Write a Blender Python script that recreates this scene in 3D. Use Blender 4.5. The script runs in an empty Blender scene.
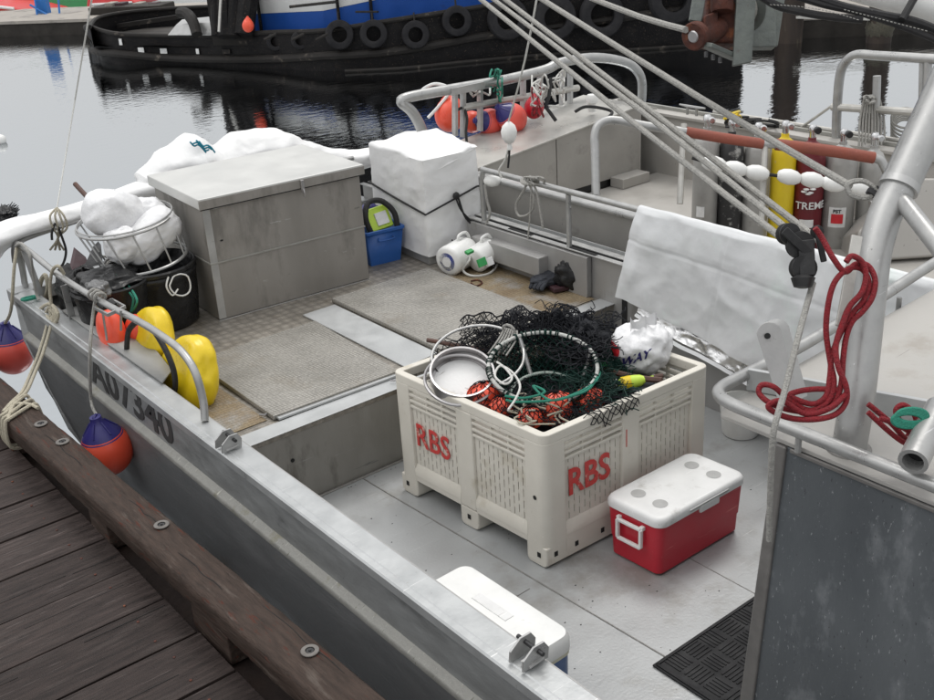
import bpy, math, random
import numpy as np
from mathutils import Vector, Matrix, noise
random.seed(7)
SC = bpy.context.scene
COL = SC.collection
# ------------------------------------------------------------------ camera
FPX, PIT, ROL, YAW, H = 1083.3, math.radians(24.05), math.radians(-3.55), math.radians(37.57), 3.25
_c, _s = math.cos(PIT), math.sin(PIT)
_rt = Vector((math.cos(YAW), -math.sin(YAW), 0)); FW = Vector((math.sin(YAW)*_c, math.cos(YAW)*_c, -_s)); _up = _rt.cross(FW)
RR = _rt*math.cos(ROL) + _up*math.sin(ROL); UU = -_rt*math.sin(ROL) + _up*math.cos(ROL)
CP = Vector((0, 0, H))
cd = bpy.data.cameras.new('camera'); cam = bpy.data.objects.new('camera', cd); COL.objects.link(cam)
cd.sensor_fit = 'HORIZONTAL'; cd.sensor_width = 36; cd.lens = FPX*36/934; cd.clip_start = .05; cd.clip_end = 2000
cam.matrix_world = Matrix(((RR.x, UU.x, -FW.x, CP.x), (RR.y, UU.y, -FW.y, CP.y), (RR.z, UU.z, -FW.z, CP.z), (0, 0, 0, 1)))
SC.camera = cam
# ------------------------------------------------------------------ light
SUN_EL, SUN_AZ = math.radians(62), math.radians(-60)
w = bpy.data.worlds.new("World"); SC.world = w; w.use_nodes = True
nt = w.node_tree; nt.nodes.clear()
sky = nt.nodes.new('ShaderNodeTexSky'); sky.sky_type = 'NISHITA'; sky.sun_disc = False
sky.sun_elevation = SUN_EL; sky.sun_rotation = SUN_AZ; sky.dust_density = 6; sky.air_density = 1.2
hs = nt.nodes.new('ShaderNodeHueSaturation'); hs.inputs['Saturation'].default_value = .12
mx = nt.nodes.new('ShaderNodeMix'); mx.data_type = 'RGBA'; mx.inputs[0].default_value = .65
mx.inputs[7].default_value = (9.5, 9.6, 9.75, 1)
bg = nt.nodes.new('ShaderNodeBackground'); bg.inputs['Strength'].default_value = .1
wo = nt.nodes.new('ShaderNodeOutputWorld')
nt.links.new(sky.outputs[0], hs.inputs['Color']); nt.links.new(hs.outputs[0], mx.inputs[6])
tcw = nt.nodes.new('ShaderNodeTexCoord'); sxw = nt.nodes.new('ShaderNodeSeparateXYZ'); mrw = nt.nodes.new('ShaderNodeMapRange')
mrw.inputs[1].default_value = 0; mrw.inputs[2].default_value = 1; mrw.inputs[3].default_value = .88; mrw.inputs[4].default_value = 1.45
vmw = nt.nodes.new('ShaderNodeVectorMath'); vmw.operation = 'SCALE'
nt.links.new(tcw.outputs['Generated'], sxw.inputs[0]); nt.links.new(sxw.outputs[2], mrw.inputs[0]); nt.links.new(mx.outputs[2], vmw.inputs[0]); nt.links.new(mrw.outputs[0], vmw.inputs['Scale'])
nt.links.new(vmw.outputs[0], bg.inputs[0]); nt.links.new(bg.outputs[0], wo.inputs[0])
sl = bpy.data.lights.new('sun', 'SUN'); sl.energy = 1.0; sl.angle = math.radians(22); sl.color = (1, .97, .93)
so = bpy.data.objects.new('sun', sl); COL.objects.link(so)
so.rotation_euler = Vector((-math.sin(SUN_AZ)*-math.cos(SUN_EL), -math.cos(SUN_AZ)*math.cos(SUN_EL), -math.sin(SUN_EL))).to_track_quat('-Z', 'Y').to_euler()
SC.view_settings.view_transform = 'Standard'; SC.view_settings.look = 'None'; SC.view_settings.exposure = 0.22; SC.view_settings.gamma = 1

# ------------------------------------------------------------------ pixel of the photograph -> place in the world
def ray(x, y): return RR*((x-467)/FPX) + UU*((350-y)/FPX) + FW
def G(x, y, z=0.):
    d = ray(x, y); return CP + d*((z-CP.z)/d.z)
def GX(x, y, X):
    d = ray(x, y); return CP + d*(X/d.x)
def GY(x, y, Y):
    d = ray(x, y); return CP + d*(Y/d.y)
def D(x, y, t): return CP + ray(x, y)*t
def V(x, y, p):
    d = ray(x, y); n = d.x*d.x+d.y*d.y; t = (p[0]*d.x+p[1]*d.y)/n; return CP.z+t*d.z
def vec(*a): return Vector(a)

# ------------------------------------------------------------------ materials
def mat(name, c1, c2=None, scale=6, rough=.5, metal=0, bump=.0, bscale=40, stretch=(1, 1, 1), stain=None, stain_scale=1.2, stain_amt=.5,
        rvar=.12, contrast=.25, spec=.5, detail=6, trans=0, pattern=None, pscale=30, pbump=.5, fleck=None, fleck_scale=60, fleck_amt=.65, pcol=0, ridge=None, warp=0, scr=None, orand=0):
    m = bpy.data.materials.new(name); m.use_nodes = True; n = m.node_tree.nodes; L = m.node_tree.links; n.clear()
    out = n.new('ShaderNodeOutputMaterial'); b = n.new('ShaderNodeBsdfPrincipled'); L.new(b.outputs[0], out.inputs[0])
    geo = n.new('ShaderNodeNewGeometry'); mp = n.new('ShaderNodeMapping'); mp.inputs['Scale'].default_value = stretch
    L.new(geo.outputs['Position'], mp.inputs[0])
    c2 = c2 or tuple(v*.8 for v in c1)
    nz = n.new('ShaderNodeTexNoise'); nz.inputs['Scale'].default_value = scale; nz.inputs['Detail'].default_value = detail; nz.inputs['Roughness'].default_value = .6
    L.new(mp.outputs[0], nz.inputs['Vector'])
    r = n.new('ShaderNodeValToRGB'); r.color_ramp.elements[0].position = .5-contrast; r.color_ramp.elements[1].position = .5+contrast
    r.color_ramp.elements[0].color = (*c2, 1); r.color_ramp.elements[1].color = (*c1, 1); L.new(nz.outputs[0], r.inputs[0])
    col = r.outputs[0]
    def over(col, c, sc, amt, soft=.12, st=None):
        z = n.new('ShaderNodeTexNoise'); z.inputs['Scale'].default_value = sc; z.inputs['Detail'].default_value = 8; z.inputs['Roughness'].default_value = .65
        L.new((st or mp).outputs[0] if st or mp else geo.outputs['Position'], z.inputs['Vector'])
        rr = n.new('ShaderNodeValToRGB'); rr.color_ramp.elements[0].position = amt; rr.color_ramp.elements[1].position = min(1, amt+soft)
        L.new(z.outputs[0], rr.inputs[0])
        k = n.new('ShaderNodeMix'); k.data_type = 'RGBA'; L.new(rr.outputs[0], k.inputs[0]); L.new(col, k.inputs[6]); k.inputs[7].default_value = (*c, 1)
        return k.outputs[2]
    if stain: col = over(col, stain, stain_scale, stain_amt)
    if fleck: col = over(col, fleck, fleck_scale, fleck_amt, .05)
    if scr:
        for k, rot in enumerate((.5, -.9, 1.9)):
            m2 = n.new('ShaderNodeMapping'); m2.inputs['Rotation'].default_value = (rot*.7, rot*1.3, rot); m2.inputs['Scale'].default_value = (2.2, 70, 30); L.new(geo.outputs['Position'], m2.inputs[0])
            col = over(col, scr[0] if k != 1 else scr[1], 1.0, scr[2], .05, m2)
    pt = None
    if pattern:
        if pattern == 'dots':
            pt = n.new('ShaderNodeTexVoronoi'); pt.inputs['Scale'].default_value = pscale; pt.inputs['Randomness'].default_value = .3; po = pt.outputs['Distance']
        if pcol:
            rr = n.new('ShaderNodeMapRange'); rr.inputs[1].default_value = .1; rr.inputs[2].default_value = .6; rr.inputs[3].default_value = 1+pcol*.5; rr.inputs[4].default_value = 1-pcol; L.new(po, rr.inputs[0])
            k = n.new('ShaderNodeVectorMath'); k.operation = 'SCALE'; L.new(col, k.inputs[0]); L.new(rr.outputs[0], k.inputs['Scale']); col = k.outputs[0]
    if orand:
        oi = n.new('ShaderNodeObjectInfo'); rr = n.new('ShaderNodeMapRange'); rr.inputs[3].default_value = 1-orand; rr.inputs[4].default_value = 1+orand; L.new(oi.outputs['Random'], rr.inputs[0])
        k = n.new('ShaderNodeVectorMath'); k.operation = 'SCALE'; L.new(col, k.inputs[0]); L.new(rr.outputs[0], k.inputs['Scale']); col = k.outputs[0]
    L.new(col, b.inputs['Base Color'])
    b.inputs['Metallic'].default_value = metal; b.inputs['Specular IOR Level'].default_value = spec
    mr = n.new('ShaderNodeMapRange'); mr.inputs[1].default_value = .3; mr.inputs[2].default_value = .7
    mr.inputs[3].default_value = max(.02, rough-rvar); mr.inputs[4].default_value = min(1, rough+rvar)
    L.new(nz.outputs[0], mr.inputs[0]); L.new(mr.outputs[0], b.inputs['Roughness'])
    last = None
    if bump:
        z = n.new('ShaderNodeTexNoise'); z.inputs['Scale'].default_value = bscale; z.inputs['Detail'].default_value = 5; L.new(mp.outputs[0], z.inputs['Vector'])
        bp = n.new('ShaderNodeBump'); bp.inputs['Strength'].default_value = bump; bp.inputs['Distance'].default_value = .01
        L.new(z.outputs[0], bp.inputs['Height']); last = bp
    if pattern:
        if pattern == 'dots':
            z = n.new('ShaderNodeTexVoronoi'); z.inputs['Scale'].default_value = pscale; z.inputs['Randomness'].default_value = .25; o = z.outputs['Distance']
        elif pattern == 'waves':
            z = n.new('ShaderNodeTexWave'); z.inputs['Scale'].default_value = pscale; z.bands_direction = 'DIAGONAL'; z.inputs['Distortion'].default_value = .3; o = z.outputs[1]
        L.new(geo.outputs['Position'], z.inputs['Vector'])
        bp = n.new('ShaderNodeBump'); bp.inputs['Strength'].default_value = pbump; bp.inputs['Distance'].default_value = .006
        L.new(o, bp.inputs['Height'])
        if last: L.new(last.outputs[0], bp.inputs['Normal'])
        last = bp
    for kind, par in (('RIDGED_MULTIFRACTAL', ridge), ('FBM', (1.3, warp) if warp else None)):
        if not par: continue
        z = n.new('ShaderNodeTexNoise'); z.noise_type = kind; z.inputs['Scale'].default_value = par[0]; z.inputs['Detail'].default_value = 3 if kind[0] == 'R' else 1
        z.inputs['Distortion'].default_value = .4 if kind[0] == 'R' else 0
        L.new(geo.outputs['Position'], z.inputs['Vector'])
        bp = n.new('ShaderNodeBump'); bp.inputs['Strength'].default_value = 1; bp.inputs['Distance'].default_value = par[1]; L.new(z.outputs[0], bp.inputs['Height'])
        if last: L.new(last.outputs[0], bp.inputs['Normal'])
        last = bp
    if last: L.new(last.outputs[0], b.inputs['Normal'])
    if trans:
        b.inputs['Transmission Weight'].default_value = trans
    return m

M = {}
M['alu_floor'] = mat('painted aluminium floor', (.40, .41, .41), (.33, .335, .335), 3, .42, .25, .15, 60, stain=(.27, .265, .25), stain_scale=1.7, stain_amt=.53, fleck=(.15, .14, .125), fleck_scale=34, fleck_amt=.665, scr=((.5, .5, .49), (.2, .2, .19), .655), warp=.008)
M['alu_deck'] = mat('worn tread aluminium', (.31, .285, .25), (.22, .20, .17), 3, .42, .35, .2, 90, pattern='dots', pscale=42, pbump=.8, pcol=.3, stain=(.22, .19, .15), stain_scale=1.6, stain_amt=.55, fleck=(.12, .09, .06), fleck_scale=30, fleck_amt=.68)
M['alu_hatch'] = mat('hatch tread aluminium', (.35, .335, .305), (.275, .262, .235), 3, .42, .3, .2, 90, pattern='dots', pscale=46, pbump=.8, pcol=.28, stain=(.26, .235, .195), stain_scale=1.6, stain_amt=.55, fleck=(.16, .13, .10), fleck_scale=40, fleck_amt=.69, warp=.01)
M['alu_plate'] = mat('smooth light aluminium plate', (.47, .48, .48), (.40, .41, .41), 5, .42, .35, .08, 60, fleck=(.25, .25, .24), fleck_scale=45, fleck_amt=.7)
M['rust_tread'] = mat('brown stained tread', (.30, .24, .15), (.19, .13, .07), 5, .55, .15, .3, 80, pattern='dots', pscale=46, pbump=.9, pcol=.35, stain=(.31, .29, .26), stain_scale=3, stain_amt=.49)
M['alu'] = mat('dull aluminium', (.50, .50, .49), (.36, .36, .355), 7, .42, .6, .12, 70, stain=(.28, .275, .265), stain_scale=2.4, stain_amt=.58, fleck=(.22, .21, .19), fleck_scale=30, fleck_amt=.7, warp=.018, scr=((.42, .42, .41), (.12, .12, .115), .67))
M['alu_light'] = mat('light aluminium cap', (.47, .48, .48), (.38, .39, .39), 8, .38, .5, .08, 60, stain=(.42, .42, .41), stain_scale=3, stain_amt=.6, fleck=(.33, .32, .3), fleck_scale=34, fleck_amt=.7, scr=((.66, .66, .65), (.25, .25, .24), .66), warp=.01)
M['hull'] = mat('grey scratched hull plate', (.36, .37, .37), (.26, .265, .265), 9, .5, .45, .2, 60, stretch=(1, .5, 1.6), stain=(.15, .155, .155), stain_scale=3, stain_amt=.58, fleck=(.36, .36, .35), fleck_scale=22, fleck_amt=.66, warp=.018, scr=((.42, .42, .41), (.12, .12, .115), .67))
M['hull_shaded'] = mat('lower hull plate', (.21, .212, .215), (.14, .144, .148), 7, .5, .35, .2, 50, stretch=(1, .4, 1.5), stain=(.18, .17, .15), stain_scale=4, stain_amt=.62, spec=.22)  # darker than the side plate: shade beside the dock put into the colour
M['ledge'] = mat('dirty rub ledge', (.34, .335, .31), (.24, .238, .22), 9, .6, .3, .2, 50, stain=(.22, .21, .15), stain_scale=6, stain_amt=.58, scr=((.5, .49, .44), (.12, .12, .09), .64))
M['tube'] = mat('brushed aluminium tube', (.42, .42, .41), (.31, .31, .305), 12, .36, .55, .06, 60, fleck=(.35, .33, .3), fleck_scale=30, fleck_amt=.7, scr=((.6, .6, .6), (.2, .2, .19), .66))
M['tube_warm'] = mat('weathered tube', (.52, .51, .48), (.38, .37, .34), 14, .45, .45, .1, 60, fleck=(.2, .18, .15), fleck_scale=30, fleck_amt=.66)
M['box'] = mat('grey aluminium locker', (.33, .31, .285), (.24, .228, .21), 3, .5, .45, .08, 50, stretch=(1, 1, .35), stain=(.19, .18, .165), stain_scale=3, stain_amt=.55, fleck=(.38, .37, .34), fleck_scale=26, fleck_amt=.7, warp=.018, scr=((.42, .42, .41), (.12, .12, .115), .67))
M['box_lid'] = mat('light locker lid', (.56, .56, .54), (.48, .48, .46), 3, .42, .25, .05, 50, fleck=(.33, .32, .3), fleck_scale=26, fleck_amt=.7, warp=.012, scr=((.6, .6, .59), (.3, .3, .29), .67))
M['wall'] = mat('grey inner wall', (.38, .375, .365), (.29, .285, .28), 4, .48, .45, .1, 50, stretch=(1, 1, .5), stain=(.24, .23, .21), stain_scale=3, stain_amt=.56, fleck=(.14, .13, .12), fleck_scale=36, fleck_amt=.7, warp=.018, scr=((.42, .42, .41), (.12, .12, .115), .67))
M['step'] = mat('stained step plate', (.30, .29, .265), (.22, .21, .19), 4, .5, .4, .15, 50, stretch=(1.6, 1, .5), stain=(.13, .12, .105), stain_scale=2.5, stain_amt=.57, warp=.018, scr=((.42, .42, .41), (.12, .12, .115), .67))
M['panel'] = mat('charcoal scuffed panel', (.112, .122, .130), (.07, .078, .086), 2.2, .45, .15, .12, 70, stretch=(1, 1, .5), contrast=.18, stain=(.17, .18, .19), stain_scale=5, stain_amt=.55, fleck=(.24, .25, .26), fleck_scale=28, fleck_amt=.70, spec=.35, scr=((.26, .27, .28), (.05, .05, .055), .64))
M['panel_edge'] = mat('panel edge trim', (.20, .19, .18), (.12, .115, .11), 8, .5, .3, .2, 60)
M['roof'] = mat('cabin roof grey', (.42, .405, .38), (.36, .35, .33), 5, .55, .2, .1, 60, stain=(.33, .31, .28), stain_scale=2.5, stain_amt=.58, fleck=(.2, .17, .13), fleck_scale=30, fleck_amt=.7, warp=.018, scr=((.42, .42, .41), (.12, .12, .115), .67))
M['white_tarp'] = mat('white woven tarp', (.76, .76, .75), (.68, .68, .68), 5, .5, 0, .5, 14, stain=(.70, .70, .68), stain_scale=4, stain_amt=.6, rvar=.1, ridge=(5, .016))
M['sheet'] = mat('white plastic sheet', (.66, .665, .675), (.57, .585, .585), 3, .42, 0, .5, 9, stain=(.62, .67, .65), stain_scale=2, stain_amt=.55, rvar=.1, ridge=(4.5, .02))
M['foil'] = mat('silver foil underside', (.75, .75, .75), (.5, .5, .5), 14, .3, .8, .9, 18, ridge=(14, .012))
M['bag'] = mat('white plastic bag', (.75, .75, .75), (.64, .64, .65), 8, .32, 0, .6, 26, rvar=.1, ridge=(6, .022))
M['bin'] = mat('cream bin plastic', (.64, .61, .54), (.55, .52, .455), 4, .45, 0, .06, 60, stain=(.48, .44, .36), stain_scale=3.5, stain_amt=.6, fleck=(.38, .33, .26), fleck_scale=24, fleck_amt=.72, scr=((.72, .69, .63), (.30, .27, .22), .67))
M['bin_red'] = mat('red stencil paint', (.55, .03, .03), (.45, .06, .05), 20, .6, 0, .1, 60, stain=(.62, .5, .42), stain_scale=22, stain_amt=.57)
M['hull_num'] = mat('black painted numbers', (.03, .03, .03), (.05, .05, .05), 20, .6, 0, .1, 60, stain=(.2, .2, .2), stain_scale=40, stain_amt=.62)
M['red'] = mat('red cooler plastic', (.50, .012, .03), (.42, .01, .025), 4, .4, 0, .05, 80, stain=(.33, .02, .03), stain_scale=4, stain_amt=.6, scr=((.6, .1, .1), (.2, .01, .01), .66))
M['cooler_lid'] = mat('white cooler lid', (.72, .72, .71), (.62, .62, .61), 7, .45, 0, .1, 60, stain=(.48, .47, .45), stain_scale=6, stain_amt=.58, fleck=(.3, .29, .27), fleck_scale=40, fleck_amt=.7, scr=((.8, .8, .79), (.35, .34, .32), .64))
M['dimple'] = mat('recess shade and grip grey', (.40, .40, .39), None, 20, .5)
M['white'] = mat('white plastic', (.76, .76, .74), (.66, .66, .64), 9, .4, 0, .05, 60, stain=(.5, .49, .45), stain_scale=9, stain_amt=.63, scr=((.8, .8, .79), (.45, .44, .42), .68))
M['blue'] = mat('blue plastic', (.02, .10, .36), (.015, .08, .28), 6, .4, 0, .05, 60)
M['cooler_blue'] = mat('cooler blue', (.02, .08, .24), None, 6, .4)
M['cream'] = mat('cream stripe', (.6, .58, .45), None, 6, .5)
M['green_mat'] = mat('lime green plastic', (.55, .72, .08), (.4, .6, .05), 9, .5)
M['black'] = mat('black plastic', (.016, .016, .017), (.03, .03, .03), 12, .42, 0, .3, 30, spec=.22)
M['black_bag'] = mat('black bin liner', (.012, .012, .013), (.022, .022, .022), 12, .3, 0, .8, 20, spec=.22, ridge=(9, .015))
M['rubber'] = mat('black rubber', (.018, .018, .02), (.032, .031, .03), 9, .6, 0, .4, 40, fleck=(.09, .085, .08), fleck_scale=30, fleck_amt=.68, spec=.22)
M['matr'] = mat('rubber mat', (.014, .014, .015), (.024, .024, .025), 12, .6, 0, .3, 60, spec=.22)
M['yellow'] = mat('yellow vinyl', (.75, .56, .01), (.66, .46, .01), 5, .35, 0, .25, 16, stain=(.5, .33, .02), stain_scale=6, stain_amt=.62, ridge=(5, .008))
M['orange'] = mat('orange red vinyl', (.82, .10, .045), (.7, .07, .035), 5, .38, 0, .1, 20, stain=(.62, .10, .07), stain_scale=6, stain_amt=.6)
M['coral'] = mat('faded coral vinyl', (.80, .12, .09), (.76, .09, .07), 5, .4, 0, .1, 20)
M['navy'] = mat('navy vinyl', (.02, .018, .12), (.03, .025, .16), 7, .4, 0, .1, 20)
M['rope_grey'] = mat('grey rope', (.40, .39, .36), (.24, .235, .22), 60, .8, 0, .9, 160)
M['rope_tan'] = mat('tan rope', (.50, .46, .36), (.33, .30, .23), 60, .85, 0, .9, 160)
M['rope_white'] = mat('white line', (.66, .65, .62), (.5, .5, .47), 60, .8, 0, .6, 160)
M['rope_red'] = mat('red braided rope', (.26, .009, .016), (.15, .006, .011), 90, .75, 0, .9, 170)
M['rope_green'] = mat('green twine', (.02, .22, .15), (.015, .15, .10), 60, .8, 0, .6, 160)
M['rope_teal'] = mat('teal twine', (.02, .26, .36), (.01, .15, .22), 60, .8)
M['net_black'] = mat('black netting', (.006, .007, .009), (.011, .012, .016), 30, .7, spec=.22)
M['net_green'] = mat('dark green netting', (.006, .035, .026), (.005, .018, .015), 30, .6, spec=.22)
M['net_white'] = mat('frayed white lashing', (.55, .56, .52), (.18, .28, .24), 50, .7)
M['steel'] = mat('stainless steel', (.42, .41, .41), (.32, .31, .31), 10, .36, .85, .05, 50)
M['shelf'] = mat('matt aluminium shelf', (.33, .33, .32), (.25, .25, .245), 6, .65, .15, .1, 50, fleck=(.2, .2, .19), fleck_scale=30, fleck_amt=.68)
M['net_hoop'] = mat('frayed white wrapped hoop', (.58, .58, .55), (.30, .31, .29), 35, .6, 0, .5, 80, stain=(.05, .09, .075), stain_scale=22, stain_amt=.58)
M['washer'] = mat('weathered washer', (.20, .19, .18), (.11, .10, .09), 30, .6, .5, .3, 60)
M['dark_steel'] = mat('dark metal', (.06, .06, .062), (.03, .03, .03), 10, .4, .6, .1, 50)
M['rust'] = mat('rusty steel', (.12, .035, .02), (.03, .012, .01), 22, .7, .3, .5, 60, stain=(.24, .08, .03), stain_scale=12, stain_amt=.55)
M['winch'] = mat('grey green winch paint', (.15, .165, .15), (.09, .10, .095), 14, .5, .3, .3, 50, stain=(.09, .06, .05), stain_scale=9, stain_amt=.58)
M['pad'] = mat('terracotta pipe foam', (.27, .075, .048), (.20, .055, .036), 9, .75, 0, .3, 60, fleck=(.3, .1, .08), fleck_scale=30)
M['wood_brown'] = mat('brown handle wood', (.10, .045, .03), (.05, .025, .02), 12, .6, 0, .3, 40)
M['plank'] = mat('wet brown planks', (.058, .044, .040), (.017, .013, .012), 5, .46, 0, .35, 22, stretch=(1, 9, 9), stain=(.060, .048, .044), stain_scale=2.2, stain_amt=.56, contrast=.22, fleck=(.13, .11, .10), fleck_scale=12, fleck_amt=.72, scr=((.11, .09, .085), (.012, .008, .008), .63), orand=.3, spec=.12)
M['beam'] = mat('weathered timber beam', (.070, .050, .041), (.022, .016, .013), 6, .62, 0, .6, 16, stretch=(7, 1, 7), stain=(.10, .082, .07), stain_scale=2.6, stain_amt=.57, fleck=(.07, .024, .016), fleck_scale=5, fleck_amt=.60, spec=.12)
M['beam_dark'] = mat('wet dark timber', (.016, .011, .010), (.03, .02, .016), 6, .6, 0, .6, 16, spec=.22)
M['tank_grey'] = mat('scuba tank grey', (.42, .415, .40), (.32, .315, .30), 8, .42, .35, .1, 40, stain=(.26, .25, .23), stain_scale=10, stain_amt=.62)
M['tank_yellow'] = mat('scuba tank yellow', (.78, .60, .02), (.70, .5, .02), 8, .4, 0, .1, 40, stain=(.55, .52, .4), stain_scale=12, stain_amt=.64)
M['tank_red'] = mat('scuba tank maroon', (.16, .012, .02), (.11, .01, .015), 8, .4, 0, .1, 40, stain=(.45, .3, .3), stain_scale=14, stain_amt=.7)
M['tank_black'] = mat('scuba tank chipped black', (.02, .02, .022), (.035, .035, .035), 8, .45, 0, .2, 40, stain=(.38, .38, .36), stain_scale=16, stain_amt=.56)
M['chrome'] = mat('chrome valve', (.7, .7, .7), (.5, .5, .5), 10, .2, 1)
M['tug_black'] = mat('tug black paint', (.007, .007, .008), (.014, .013, .013), 3, .6, 0, .5, 8, stretch=(1, 1, 1.5), stain=(.03, .024, .02), stain_scale=2.2, stain_amt=.6, fleck=(.08, .065, .055), fleck_scale=7, fleck_amt=.68, scr=((.09, .07, .055), (.01, .01, .01), .62), spec=.12)
M['tug_rub'] = mat('tug scraped guard', (.028, .025, .023), (.012, .011, .01), 4, .65, 0, .6, 12, stain=(.14, .12, .10), stain_scale=4, stain_amt=.6, spec=.22)
M['tug_blue'] = mat('tug blue house', (.015, .075, .33), (.012, .06, .26), 2, .45, 0, .1, 9, stain=(.02, .05, .18), stain_scale=2, stain_amt=.6, spec=.22, scr=((.05, .12, .35), (.03, .02, .02), .66), warp=.05)
M['tug_white'] = mat('tug white house', (.62, .63, .62), (.54, .54, .53), 2, .5, 0, .1, 9)
M['tug_deck'] = mat('tug deck', (.10, .095, .09), (.06, .055, .05), 2, .6, 0, .3, 9, spec=.22)
M['tire'] = mat('old tyre rubber', (.016, .016, .018), (.03, .029, .03), 5, .8, 0, .6, 22, spec=.15)
M['far_red'] = mat('red boat paint', (.55, .03, .03), None, 3, .5)
M['far_green'] = mat('green boat paint', (.02, .22, .06), None, 3, .5)
M['far_blue'] = mat('blue painted steel', (.02, .16, .48), None, 3, .5)
M['concrete'] = mat('pontoon concrete', (.36, .33, .29), (.24, .22, .2), 3, .8, 0, .4, 12, stain=(.12, .11, .1), stain_scale=1.4, stain_amt=.55)
M['far_dark'] = mat('dark wet pontoon side', (.02, .018, .016), (.04, .035, .03), 3, .7, 0, .4, 12, spec=.22)
M['pile'] = mat('wet timber piling', (.06, .045, .035), (.025, .02, .018), 4, .7, 0, .8, 14, stretch=(1, 1, .2), stain=(.10, .085, .06), stain_scale=5, stain_amt=.58, spec=.22)
M['weed'] = mat('barnacle crust', (.09, .08, .06), (.03, .03, .02), 30, .9, 0, 1, 40)
M['boat2'] = mat('second boat aluminium', (.40, .385, .36), (.32, .31, .29), 3, .45, .35, .08, 50, stain=(.28, .27, .25), stain_scale=3, stain_amt=.58, warp=.018, scr=((.42, .42, .41), (.12, .12, .115), .67))
M['boat2_wet'] = mat('wet foredeck', (.46, .45, .42), (.38, .37, .34), 3, .36, .15, .06, 30, rvar=.18)
M['boat2_light'] = mat('pale inner side', (.40, .385, .36), (.33, .315, .29), 3, .5, .15, .05, 50, warp=.018, scr=((.42, .42, .41), (.12, .12, .115), .67))
M['label_white'] = mat('white label', (.75, .75, .74), None, 30, .5)
M['label_blue'] = mat('blue label', (.02, .06, .4), None, 30, .5)
M['label_green'] = mat('green label', (.03, .3, .08), None, 30, .5)
M['label_red'] = mat('red label', (.6, .02, .03), None, 30, .5)
M['beige_cloth'] = mat('cream buoy vinyl', (.62, .58, .42), None, 12, .6)
M['grey_cloth'] = mat('dark grey work gloves', (.05, .055, .065), (.025, .025, .03), 20, .8, 0, .6, 40, spec=.22)
M['board'] = mat('maroon board', (.05, .02, .025), None, 12, .6)
M['weld'] = mat('weld bead', (.28, .275, .26), (.2, .19, .18), 60, .5, .4, .6, 90)
M['hole'] = mat('dark hole', (.01, .01, .01), None, 5, .9)
M['clear'] = mat('clear plastic wrap', (.16, .16, .16), (.08, .08, .08), 20, .15, 0, .6, 40)

# water
m = bpy.data.materials.new('harbour water'); m.use_nodes = True; n = m.node_tree.nodes; L = m.node_tree.links
b = n['Principled BSDF']; b.inputs['Base Color'].default_value = (.51, .535, .55, 1); b.inputs['Metallic'].default_value = 1.0; b.inputs['Roughness'].default_value = .06; b.inputs['IOR'].default_value = 1.333
geo = n.new('ShaderNodeNewGeometry'); mp = n.new('ShaderNodeMapping'); mp.inputs['Rotation'].default_value = (0, 0, .6); mp.inputs['Scale'].default_value = (1, 1.8, 1)
L.new(geo.outputs['Position'], mp.inputs[0])
z1 = n.new('ShaderNodeTexNoise'); z1.inputs['Scale'].default_value = 4.2; z1.inputs['Detail'].default_value = 3; z1.inputs['Roughness'].default_value = .5
z2 = n.new('ShaderNodeTexNoise'); z2.inputs['Scale'].default_value = .35; z2.inputs['Detail'].default_value = 2
L.new(mp.outputs[0], z1.inputs['Vector']); L.new(geo.outputs['Position'], z2.inputs['Vector'])
mm = n.new('ShaderNodeMath'); mm.operation = 'MULTIPLY'; L.new(z1.outputs[0], mm.inputs[0]); L.new(z2.outputs[0], mm.inputs[1])
bp = n.new('ShaderNodeBump'); bp.inputs['Strength'].default_value = .5; bp.inputs['Distance'].default_value = .02; L.new(mm.outputs[0], bp.inputs['Height']); L.new(bp.outputs[0], b.inputs['Normal'])
M['water'] = m

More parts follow.
